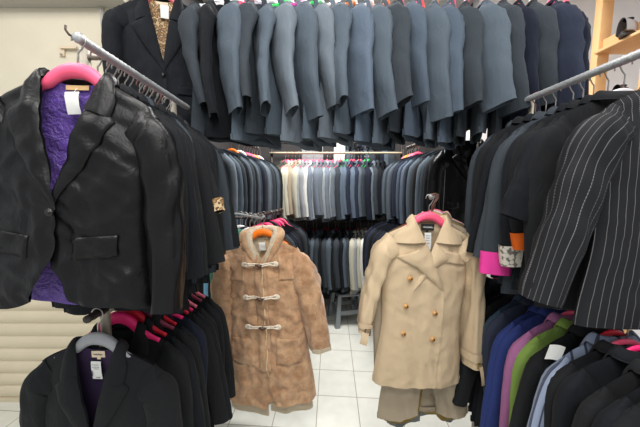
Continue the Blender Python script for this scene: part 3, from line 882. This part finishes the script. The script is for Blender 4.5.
ty = lambda x, z: g.yb(x, z) - .0205 - .12 * (-.05 - z) - .003 * math.sin(PI * (-.056 - z) / .064)
for k, (zz, x0, x1) in enumerate(((-.066, -.020, .004), (-.074, -.020, .004), (-.080, -.014, .004), (-.112, -.008, .006))):
    own(tg, squiggle(x0, x1, zz, ty, .0022, k, 40, .0005, 11).build('printed_line', M['ink'], tg))
own(tg, MB().tube([(-.020, ty(-.02, -.088), -.088), (-.020, ty(-.02, -.108), -.108)], .0012, 5).build('printed_line', M['ink'], tg))
hanger('wide', (bx, by_, LZ2 - HK), R(-3), M['h_grey'], 'broad grey hanger inside the black blazer with the cream label', 'hangers on the left lower rail', tilt=R(2))
# white size strips on two of the collars behind it
for px_, py_, Y_, lab in ((134, 362, .925, 'white printed size strip clipped to the collar of the second lower left jacket'), (103, 350, .93, 'white size strip at the left collar edge beside the grey hanger')):
    c = at(px_, py_, Y_)
    s_ = empty('size_strip', c, 0, lab, 'size strip')
    rows = [[Vector((.006 * math.cos(a_) - .0, -.006 * math.sin(a_), z_ * (1)) ) + Vector((-.25 * z_, 0, 0)) for a_ in [k * PI / 6 for k in range(7)]] for z_ in (.024, .012, 0, -.012, -.024)]
    part(s_, MB().grid(rows), 'strip', M['tag'])
    for k in range(4): part(s_, MB().box((-.25 * (.012 - k * .009), -.0066, .012 - k * .009), (.004, .001, .005)), 'printed_mark', M['ink'], False)

# ---- first blazer of the overhead rail, turned to the front
c = at(161, 20, 1.50)
g = Garment(seed=61., W=.215, nh=.072, slope=.06, L=.72, D=.05, Db=.03, zb=-.40, sl=.62, sa=1., sb=.7, twist=.2, fwd=.03, fa=.006, fd=.005, nq=22, nv=50, ns=36, nth=24, lw=.10, cw=.062, ltop=.30, peak=.0, cflare=1.)
ox = c.x
r = garment(g, 'black_blazer', (ox, OY - .10, OZ - HK), R(14), M['black2'], 'black blazer with leopard print lining facing out, first on the overhead rail', 'jacket', lining=M['leopard'], tilt=R(-1))
part(r, backpatch(g, -.028, .028, -.016, -.030, lambda x, z: g.yb(x, -.02) - .014, .0), 'brand_label', M['blabel'])
part(r, backpatch(g, -.008, .032, -.034, -.098, lambda x, z: g.yb(x, z) - .020 - .1 * (-.03 - z), -.06, .003), 'price_tag', M['tag'])
for sd in (-1, 1): part(r, patch(g, sd * .16, sd * .06, -.46, -.50, .007, .004), 'pocket_flap', M['black2'])
part(r, btn(g, .0, -.41, .011, .012), 'button', M['kbtn'])
hanger('wide', (ox, OY - .10, OZ - HK), R(14), M['h_rose'], 'pink hanger inside the blazer with leopard print lining', 'hangers on the overhead rail', tilt=R(-1))
ra = empty('waterfall_hook', (ox, OY - .05, OZ), 0, 'short grey bar carrying the leopard lined blazer off the overhead rail', 'hook')
part(ra, MB().tube([(0, .06, 0), (0, -.03, 0), (0, -.075, .0), (0, -.085, .012)], .006, 8), 'bar', M['pipe'])

# ---- pinstripe jacket, nearest on the right rail
g = Garment(seed=71., W=.212, nh=.072, slope=.055, L=.74, D=.035, Db=.03, zb=-.36, sl=.66, sa=1.35, sb=.62, twist=-.10, fwd=.005, fa=.006, fd=.006, nq=22, nv=44, ns=60, nth=32, lw=.085, sfa=.011, splay=.0, Wh=.24)
garment(g, 'pinstripe_jacket', (RX + .07, .83, RZ - HK), R(180), M['pin'], 'black pinstriped jacket with white chalk stripes, nearest on the right upper rail', 'jacket', sp=(None, .22))
hanger('thin', (RX + .07, .83, RZ - HK), R(180), M['h_pink'], 'pink hanger of the pinstriped jacket on the right upper rail', 'hangers on the right upper rail')
# the five jackets behind it, some with turned cuffs
sp_ = [(.945, .74, .64, None, 'black', 'plain black long jacket directly behind the pinstriped jacket', -.05, .0),
       (.995, .70, .40, None, 'black2', 'black jacket with a short three quarter sleeve, second behind the pinstriped jacket', .15, .45),
       (1.045, .70, .52, 'orangec', 'black', 'black jacket with an orange turned cuff on the right rail', -.06, .02),
       (1.085, .72, .60, 'snake', 'black2', 'black jacket with a snake print cuff on the right rail', -.02, .03),
       (1.125, .76, .655, 'pinkc', 'char', 'charcoal jacket with a bright pink cuff on the right rail', .06, .05)]
for k, (y_, L_, sl_, cf, mt, lab, spl, _) in enumerate(sp_):
    g = Garment(seed=80. + k, W=.205, L=L_, D=.018, Db=.016, sl=sl_ + .015, sa=1.5, sb=.32, twist=-.1, fwd=.0, fa=.006, fd=.004, nq=14, nv=32, ns=40, nth=20, splay=spl)
    garment(g, 'suit_jacket', (RX + .035, y_, RZ - HK), R(180 + (-4, 3, 0, 2, -3)[k]), M[mt], lab, 'jacket', 'black jackets on the right upper rail', cuff=cf, cuff_t=.87, gcuff=.006)
    hanger('thin', (RX + .035, y_, RZ - HK), R(180 + (-4, 3, 0, 2, -3)[k]), M['h_' + ('white', 'pink', 'orange', 'green', 'lilac')[k]], f"{('white', 'pink', 'orange', 'green', 'lilac')[k]} hanger {ORD[k]} behind the pinstriped jacket on the right rail", 'hangers on the right upper rail')

# ---- tan duffle coat
DY = 1.60
c = at(263, 236, DY); dz_ = c.z
DH = dz_ + HK + .0
g = Garment(seed=91., W=.212, nh=.085, slope=.075, L=1.02, Wc=.238, Ww=.245, Wh=.285, D=.075, Db=.05, zb=-.16, ov=.014, cut=.012, sl=.78, sa=1.6, sb=1.1, twist=.2, fwd=.03, fa=.016, fd=.014,
            nq=26, nv=80, ns=60, nth=30, hemwave=.07, sfa=.014, splay=.28)
r = garment(g, 'duffle_coat', c, R(-4), M['cordu'], 'tan corduroy duffle coat with cream fleece lining and toggles on an orange hanger', 'coat', lining=M['fleece'], lapels=False, collar=False,
            bodyname='coat_body', cuff='fleece', cuff_t=.955, gcuff=.003, sl=(.78, .68), sp=(.10, .17), tilt=R(-2))
g2 = Garment(**{**g.__dict__, 'L': 1.10, 'fa': .006, 'fd': .003, 'D': .045, 'Db': .028, 'W': .19, 'Wc': .215, 'Ww': .222, 'Wh': .262, 'hemwave': .09, 'cut': .02})
part(r, g2.body(), 'fleece_lining', M['fleece'])
path = [(-.020, -.075, -.165), (-.045, -.070, -.115), (-.078, -.052, -.06), (-.098, -.012, -.012), (-.090, .040, .010), (-.045, .078, .014), (0, .088, .012), (.045, .078, .014), (.090, .040, .010), (.098, -.012, -.012),
        (.078, -.052, -.06), (.050, -.068, -.115), (.026, -.075, -.165)]
def spl(path, k=4):
    P = [Vector(p) for p in path]; out = []
    for i in range(len(P) - 1):
        p0, p1, p2, p3 = P[max(i - 1, 0)], P[i], P[i + 1], P[min(i + 2, len(P) - 1)]
        for j in range(k):
            f = j / k; out.append(.5 * ((2 * p1) + (p2 - p0) * f + (2 * p0 - 5 * p1 + 4 * p2 - p3) * f * f + (3 * p1 - p0 - 3 * p2 + p3) * f ** 3))
    return out + [P[-1]]
hp = spl(path); nh_ = len(hp)
part(r, MB().tube(hp, [.008 + .026 * math.sin(PI * i / (nh_ - 1)) ** .6 + .004 * nz(i * .5, 1., 2.) for i in range(nh_)], 14, True, 1.1), 'hood', M['cordu'])
hp2 = [Vector((p.x * .80, p.y - .006, p.z + .016)) for p in hp]
part(r, MB().tube(hp2, [.005 + .020 * math.sin(PI * i / (nh_ - 1)) ** .6 for i in range(nh_)], 12), 'hood_lining', M['fleece'])
# hood bag hanging at the back
rows = []
for i in range(15):
    t = i / 14; rows.append([Vector(((.10 + .04 * math.sin(PI * t)) * math.cos(a_), g.yb(0, -.05) + .01 + .045 * math.sin(PI * min(1, t * .9 + .1)) * abs(math.sin(a_)) , .02 - .24 * t * (.6 + .4 * abs(math.sin(a_))))) for a_ in [PI * k / 18 for k in range(19)]])
part(r, MB().grid(rows), 'hood_back', M['cordu'])
# placket, zip, toggles
part(r, patch(g, -.036, .034, -.165, -.80, .013, .008, 6, 40), 'placket', M['cordu'])
part(r, MB().tube([(.012 + .004 * math.sin(i), g.yf(.012, -.17 - i * .02) - .012, -.16 - i * .02) for i in range(34)], .0035, 6), 'zip', M['zip'])
for zt in (-.145, -.335, -.515):
    tg_ = part(r, MB().tube([(-.024 + .048 * i / 8, g.yf(0, zt) - .034, zt - .004 + .004 * math.sin(i)) for i in range(9)], [.003, .006, .0078, .0085, .0088, .0085, .0078, .006, .003], 10), 'toggle', M['horn'])
    for sd in (-1, 1):
        cd = MB()
        for o_ in (-.005, .005):
            cd.tube([(sd * x_, (g.yf(sd * x_, zt) - .020 - .010 * (x_ < .03)), zt + o_ * (1 if x_ < .07 else 1.6)) for x_ in (.004, .02, .04, .06, .075, .088)], .0042, 8)
        cd.disc((sd * .092, g.yf(sd * .092, zt) - .016, zt), .015, (0, 1, 0), .008, 16)
        cd.disc((sd * .084, g.yf(sd * .084, zt) - .016, zt + .006), .009, (0, 1, 0), .008, 12); cd.disc((sd * .084, g.yf(sd * .084, zt) - .016, zt - .006), .009, (0, 1, 0), .008, 12)
        part(r, cd, 'cord_loop', M['cord'])
for sd in (-1, 1): part(r, patch(g, sd * .195, sd * .10, -.10, -.245, .005, .004, 10, 12), 'yoke_flap', M['cordu'])
for sd in (-1, 1): part(r, patch(g, sd * .215, sd * .065, -.60, -.76, .006, .004, 10, 12), 'patch_pocket', M['cordu'])
part(r, backpatch(g, -.022, .016, -.035, -.085, lambda x, z: g.yb(x, z) - .045 - .2 * (-.03 - z), .0), 'price_tag', M['tag'])
hanger('wide', c, R(-4), M['h_orange'], 'bright orange padded hanger holding the tan duffle coat', 'hangers on the duffle coat arm', tilt=R(-2))
# arm of the rack with the coats behind the duffle
A0, A1 = Vector((c.x - .0, DY - .02, DH)), Vector((c.x - .20, DY + .22, DH))
ar = empty('rack_arm', (A1.x, A1.y, A1.z), 0, 'short metal arm carrying the duffle coat and the coats behind it', 'rack arm')
def rp2(o, mb, nme, m):
    for i, v in enumerate(mb.v): mb.v[i] = tuple(Vector(v) - o.location)
    return part(o, mb, nme, m)
rp2(ar, MB().tube([A0 + Vector((.012, -.02, .012)), A0, A1, (-.82, 1.87, DH)], .008, 8), 'arm', M['pipe'])
bk = [(.30, 'tan', 'fleece', 'tan fleece cuffed coat hanging just behind the duffle coat', .80, .96, 'beige'), (.50, 'aqua', None, 'aqua green jacket peeking out behind the duffle coat', .70, .90, 'white'),
      (.70, 'black', None, 'black jacket third behind the duffle coat on the arm', .68, .92, 'blk'), (.95, 'ltblue', None, 'light blue jacket last behind the duffle coat on the arm', .62, .72, 'white')]
for k, (f, mt, cf, lab, sl_, L_, hk) in enumerate(bk):
    p = A0.lerp(A1, f) - Vector((0, 0, HK))
    g = Garment(seed=95. + k, W=.205, L=L_, Wh=.25, D=.022, Db=.020, sl=sl_, sa=1.1, sb=.4, twist=.1, fwd=.01, fa=.01, fd=.006, nq=12, nv=30, ns=26, nth=16, splay=.02)
    garment(g, 'hanging_coat', p, R((-8, -10, -12, -10)[k]), M[mt], lab, 'coat', cuff=cf, cuff_t=.95)
    hanger('std', p, R((-8, -10, -12, -10)[k]), M['h_' + hk], f'{HN[hk]} hanger {ORD[k]} behind the duffle coat on its arm', 'hangers on the duffle coat arm', M['wire'])

# ---- beige trench coat
TY = 1.29
c = at(428, 221, TY)
TH = c.z + HK
g = Garment(seed=101., W=.208, nh=.078, slope=.062, L=.82, Wc=.215, Ww=.196, Wh=.225, D=.05, Db=.035, zb=-.325, ov=.075, cut=.008, lw=.145, lw2=.085, cw=.120, gorge=.05, lbulge=.012, clift=.016, sl=.66, sa=.82, sb=.80, twist=.15, fwd=.02,
            fa=.006, fd=.0045, nq=34, nv=80, ns=64, nth=32, peak=-.06, ltop=.28, hemwave=.03, sfa=.009, splay=.2, cflare=.4)
r = garment(g, 'trench_coat', c, R(3), M['beige'], 'beige double-breasted trench coat with wide lapels on a pink hanger', 'coat', lining=M['beige'], bodyname='coat_body', collar_kw=dict(h=.034, fall=.060),
            sl=(.54, .72), sp=(.11, .08), tilt=R(2))
for x_, z_ in ((-.095, -.265), (-.105, -.40), (-.108, -.535), (.035, -.43), (.034, -.56)):
    part(r, btn(g, x_, z_, .0125, .012), 'button', M['btn'])
part(r, patch(g, .06, .185, -.135, -.185, .006, .004, 10, 6, skew=-.02), 'storm_flap', M['beige'])
lb = part(r, backpatch(g, -.032, .032, -.014, -.046, lambda x, z: g.yb(x, -.02) - .018, .0), 'brand_label', M['klabel'])
own(lb, squiggle(-.024, .024, -.030, lambda x, z: g.yb(x, -.02) - .0195, .010, 5., waves=8, r_=.0009).build('lettering', M['wink'], lb))
part(r, backpatch(g, -.005, .005, -.045, -.055, lambda x, z: g.yb(x, -.02) - .017, .0), 'label_tab', M['klabel'])
tg = part(r, backpatch(g, -.018, .014, -.055, -.135, lambda x, z: g.yb(x, z) - .030 - .25 * (-.05 - z), .03, .003), 'price_tag', M['tag'])
for k, zz in enumerate((-.068, -.080, -.092, -.104)):
    own(tg, squiggle(-.012, .008, zz, lambda x, z: g.yb(x, z) - .034 - .25 * (-.05 - z), .003, k, 40, .0005, 9).build('printed_line', M['ink'], tg))
# cuff straps with buckles
for sd, sl_, sp2 in ((-1, .54, .11), (1, .72, .08)):
    a_, b_ = g.sl, g.splay; g.sl, g.splay = sl_, sp2
    st = part(r, g.sleeve(sd, t0=.895, t1=.94, grow=.005, end=False), 'cuff_strap', M['beige'])
    P_ = g.spath(sd); e_ = P_[-1].lerp(P_[-2], .25)
    ex = Vector((sd * e_.x, e_.y - .062, e_.z))
    own(st, MB().tube([ex + Vector((sd * .012 * a1, -.003, .014 * a2)) for a1, a2 in ((-1, -1), (1, -1), (1, 1), (-1, 1), (-1, -1))], .0028, 6).build('buckle', M['brass'] if sd > 0 else M['horn'], st))
    rows = [[ex + Vector((sd * (.01 + .012 * t + w_ * .016), -.006 - .012 * math.sin(t * 2), -.002 - t * (.085 if sd > 0 else .05) + w_ * .006)) for w_ in (-1, 0, 1)] for t in [k / 8 for k in range(9)]]
    tl_ = MB().grid(rows); tl_.grid([[p + Vector((0, .003, 0)) for p in r_] for r_ in rows], None, False, True)
    own(st, tl_.build('strap_end', M['beige'], st))
    g.sl, g.splay = a_, b_
hanger('wide', c, R(3), M['h_pink'], 'pink padded hanger holding the beige trench coat', 'hangers on the trench coat arm', tilt=R(2))
A0, A1 = Vector((c.x + .0, TY - .02, TH)), Vector((c.x + .17, TY + .30, TH))
ar = empty('rack_arm', (A1.x, A1.y, A1.z), 0, 'short metal arm carrying the trench coat and the coats behind it', 'rack arm')
rp2(ar, MB().tube([A0 + Vector((-.012, -.02, .012)), A0, A1, (.86, 1.86, TH), (1.12, 1.87, TH)], .008, 8), 'arm', M['pipe'])
bk = [(.22, 'taupe', 'long taupe coat hanging lower directly behind the beige trench coat', .80, 1.06, 'beige', .25, -.05), (.42, 'ochre', 'ochre coat whose hem shows below the taupe coat', .70, 1.12, 'beige', .24, 0),
      (.62, 'denim', 'washed grey denim coat, lowest hem behind the trench coat', .70, 1.20, 'white', .23, 0), (.85, 'pinkf', 'pale pink patterned jacket showing at the shoulder behind the trench coat', .60, .70, 'rose', .21, .0)]
CN['tan'] = 'tan'
for k, (f, mt, lab, sl_, L_, hk, wh, dx) in enumerate(bk):
    p = A0.lerp(A1, f) - Vector((0, 0, HK))
    g = Garment(seed=105. + k, W=.21, L=L_, Wh=wh, D=.024, Db=.022, sl=sl_, sa=1.1, sb=.4, twist=.1, fwd=.01, fa=.012, fd=.008, nq=14, nv=36, ns=26, nth=16, splay=.0, hemwave=.05)
    garment(g, 'hanging_coat', p, R((4, 5, 6, 8)[k]), M[mt], lab, 'coat')
    hanger('std', p, R((4, 5, 6, 8)[k]), M['h_' + hk], f'{HN[hk]} hanger {ORD[k]} behind the trench coat on its arm', 'hangers on the trench coat arm', M['copper'])

# ---- black leather-look jacket facing out at the near end of the right rail beyond the trench
g = Garment(seed=111., W=.20, L=.72, D=.03, Db=.025, zb=-.30, sl=.60, sa=1., sb=.5, twist=.1, nq=14, nv=36, ns=26, nth=16)
p = (1.05, 1.855, 2.03 - HK)
r = garment(g, 'black_jacket', p, R(0), M['satin'], 'black jacket with pale piped seams and flap pockets at the front behind the trench coat', 'jacket')
for sd in (-1, 1): part(r, patch(g, sd * .15, sd * .07, -.40, -.44, .006, .004, 6, 4, point=.012), 'pocket_flap', M['satin'])
for sd in (-1, 1): tag(part(r, MB().tube([(sd * .165, g.yf(sd * .165, -.05 - i * .04) - .002, -.05 - i * .04) for i in range(16)], .0018, 5), 'piping', M['lgrey']), 'pale grey piping')

# ---- folded trousers over the rear rail
for px_, w_, mt, lab in ((312, .24, 'lgrey', 'light grey trousers folded over the rail above the cream jackets'), (339, .12, 'white', 'white folded trousers hung above the middle of the back rail')):
    c = at(px_, 150, BY + .12)
    t_ = empty('folded_trousers', (c.x, BY + .12, BZ + .13), 0, lab, 'trousers')
    for k in range(2):
        rows = []
        prof_ = [(-.018 - k * .006, -.26), (-.020 - k * .006, -.1), (-.016 - k * .005, -.01), (0, .014 + k * .006), (.016 + k * .005, -.01), (.020 + k * .006, -.1), (.018 + k * .006, -.24)]
        for (y_, z_) in prof_: rows.append([Vector((-w_ / 2 + w_ * i / 10 + .01 * k, y_ + .004 * nz(i * .8, z_ * 9, k), z_ + .006 * nz(i * .5, k, 1.))) for i in range(11)])
        part(t_, MB().grid(rows), 'trouser_leg', M[mt])
mbr = pipe((-.50, BY + .12, BZ + .13), (1.05, BY + .12, BZ + .13), .010, False)
struct_ = empty('clothes_rail', (.27, BY + .12, BZ + .13), 0, 'thin dark rail above the back rack holding folded trousers', 'clothes rail')
rp2(struct_, mbr, 'rail', M['darkpipe'])
for x in (-.48, 1.03): rp2(struct_, MB().tube([(x, BY + .04, BZ + .13), (x, BY + .13, BZ + .13)], .008, 6), 'bracket', M['darkpipe'])

# ---- plastic stool under the back rack
c = at(345, 322, 2.86)
st = empty('plastic_stool', (at(346, 318, 3.15).x, 3.17, 0), R(12), 'grey plastic stool standing on the tiles under the back rack', 'stool')
part(st, MB().box((0, 0, .365), (.30, .30, .03)), 'seat', M['stool'], False).modifiers.new('b', 'BEVEL').width = .01
for sx in (-1, 1):
    for sy in (-1, 1):
        rows = [[Vector((sx * (.125 + .035 * (1 - t)) + a1 * .024 * (1.15 - .3 * t), sy * (.125 + .035 * (1 - t)) + b1 * .024 * (1.15 - .3 * t), t * .352)) for a1, b1 in ((-1, -1), (1, -1), (1, 1), (-1, 1))] for t in (0, .5, 1)]
        m_ = MB().grid(rows, None, True); m_.f += [[0, 1, 2, 3], [11, 10, 9, 8]]; m_.uv += [(0, 0)] * 8
        part(st, m_, 'leg', M['stool'], False)
for sx, sy in ((0, -1), (0, 1), (-1, 0), (1, 0)): part(st, MB().box((sx * .135, sy * .135, .16), (.28 if sx == 0 else .02, .02 if sx == 0 else .28, .05)), 'stretcher', M['stool'], False)
# dark bag on the floor by it
rows = []
for i in range(13):
    t = i / 12; rr = .13 * math.sin(PI * (.08 + .92 * t)) ** .5 * (1 - .25 * t)
    rows.append([Vector((rr * math.cos(a_) * (1 + .12 * nz(math.cos(a_) * 2, math.sin(a_) * 2, t * 4)), rr * .8 * math.sin(a_), .20 * t)) for a_ in [k * 2 * PI / 20 for k in range(20)]])
bg = MB().grid(rows, None, True).build('plastic_bag', M['bag']); bg.location = (at(312, 316, 3.05).x, 3.02, 0.0)
tag(bg, 'black plastic bag slumped on the tiles left of the stool', 'bag')

# ---- pine shelf on the right with shoes
sx0, sx1, sy0, sy1 = at(606, 30, 2.0).x, 3.3, 1.74, 2.06
sh = empty('wooden_shelf', ((sx0 + sx1) / 2, 1.9, 0), 0, 'pale pine shelving frame against the white wall at upper right', 'shelf')
def shp(nme, c, d): return rp2(sh, MB().box(c, d), nme, M['wood'])
for x in (sx0 + .035, sx1):
    for y in (sy0, sy1): shp('post', (x, y, 1.6), (.085, .05, 3.2))
z_a = at(626, 30, 1.9).z
for z_ in (z_a, z_a - .42, z_a + .40):
    for x in (sx0 + .035, sx1): shp('side_rail', (x, (sy0 + sy1) / 2, z_ - .03), (.03, sy1 - sy0, .075))
    shp('shelf_board', ((sx0 + sx1) / 2, (sy0 + sy1) / 2, z_ - .078), (sx1 - sx0 + .05, sy1 - sy0 - .03, .02))
for m_ in sh.children:
    md = m_.modifiers.new('b', 'BEVEL'); md.width = .004; md.segments = 2; md.limit_method = 'ANGLE'
def shoe(loc, rz, mat, label, sole):
    r = empty('shoe', loc, rz, label, 'shoe')
    rows = []
    for i in range(17):
        t = i / 16; x = -.13 + .26 * t
        w_ = .036 + .012 * math.sin(PI * min(1, t * 1.05)) - .02 * max(0, t - .85) / .15 - (.012 * (1 - t / .1) if t < .1 else 0)
        h_ = .085 - .05 * sm(t, .30, .62) - .012 * sm(t, .8, 1.)
        rows.append([Vector((x, w_ * math.cos(a_) * (1 if a_ < 9 else 1), .022 + h_ * max(0, math.sin(a_)) ** .8)) for a_ in [PI * k / 14 for k in range(15)]])
    part(r, MB().grid(rows), 'upper', mat)
    rows = []
    for z_ in (0, .022):
        rows.append([Vector(((.13 * math.cos(a_)), (.042 + .006 * math.cos(a_)) * math.sin(a_), z_)) for a_ in [2 * PI * k / 28 for k in range(28)]])
    m2 = MB().grid(rows, None, True); m2.f += [list(range(28)), list(range(28, 56))[::-1]]; m2.uv += [(0, 0)] * 56
    part(r, m2, 'sole', sole, False)
    part(r, MB().disc((-.075, 0, .104), .030, (0, 0, 1), .006), 'opening', M['lining'])
    return r
bz = z_a - .068
shoe((at(627, 44, 1.86).x + .02, 1.86, bz - .42), R(25), M['shoe'], 'black shoe on the pine shelf, just above the grey rail', M['shoe'])
shoe((at(630, 16, 1.86).x + .05, 1.88, bz), R(20), M['shoeg'], 'grey shoe with black sole on the upper pine shelf', M['shoe'])

# jacket with a leopard cuff among the left upper row
g = Garment(seed=121., W=.19, Wc=.20, Ww=.195, Wh=.212, L=.70, D=.018, Db=.016, sl=.40, sa=.8, sb=.26, twist=.12, fa=.006, fd=.004, nq=12, nv=28, ns=32, nth=18, splay=.14)
yq = .885 + 6 / 14 * .465
garment(g, 'suit_jacket', (LX - .02, yq, LZ - HK), R(2), M['black'], 'black jacket with a leopard print cuff in the left upper row', 'jacket', 'black jackets on the left upper rail', cuff='leopard', cuff_t=.945)
hanger('std', (LX - .02, yq, LZ - HK), R(2), M['h_grey'], 'grey hanger of the jacket with the leopard print cuff', 'hangers on the left upper rail')
# white tag on the shoulder of the striped jacket
c = at(553, 353, .905)
s_ = empty('shoulder_tag', c, R(-20), 'square white paper tag on the shoulder of the blue grey striped jacket', 'tag')
rows = [[Vector((-.022 + .044 * i / 6 + .012 * t, -.004 * math.sin(PI * i / 6), -.028 + .056 * t + .006 * math.sin(PI * i / 6))) for i in range(7)] for t in (0, .25, .5, .75, 1)]
mt_ = MB().grid(rows); mt_.grid([[p + Vector((0, .002, 0)) for p in r_] for r_ in rows], None, False, True)
part(s_, mt_, 'paper', M['tag'])

# ------------------------------------------------------------------ lights and world
w = bpy.data.worlds.new('world'); SC.world = w; w.use_nodes = True
w.node_tree.nodes['Background'].inputs[0].default_value = (.95, .98, 1, 1)
w.node_tree.nodes['Background'].inputs[1].default_value = .6
def lamp(name, loc, size, watts, col=(1, .98, .95), rot=(0, 0, 0)):
    l = bpy.data.lights.new(name, 'AREA'); l.shape = 'RECTANGLE'; l.size, l.size_y = size; l.energy = watts; l.color = col
    o = bpy.data.objects.new(name, l); COL.objects.link(o); o.location = loc; o.rotation_euler = rot
    return o
lamp('ceiling_tube_light', (0, .25, 3.35), (1.6, .35), 44)
lamp('ceiling_tube_light', (-1.7, .6, 3.35), (.35, 1.4), 20)
lamp('ceiling_tube_light', (1.9, .6, 3.35), (.35, 1.4), 20)
lamp('ceiling_tube_light', (.2, 2.25, 3.35), (1.4, .35), 95)
lamp('ceiling_tube_light', (0, -.9, 3.35), (1.6, .35), 34)
SC.view_settings.view_transform = 'Standard'; SC.view_settings.look = 'None'; SC.view_settings.gamma = 1
SC.view_settings.exposure = .15
SC.view_settings.use_curve_mapping = False
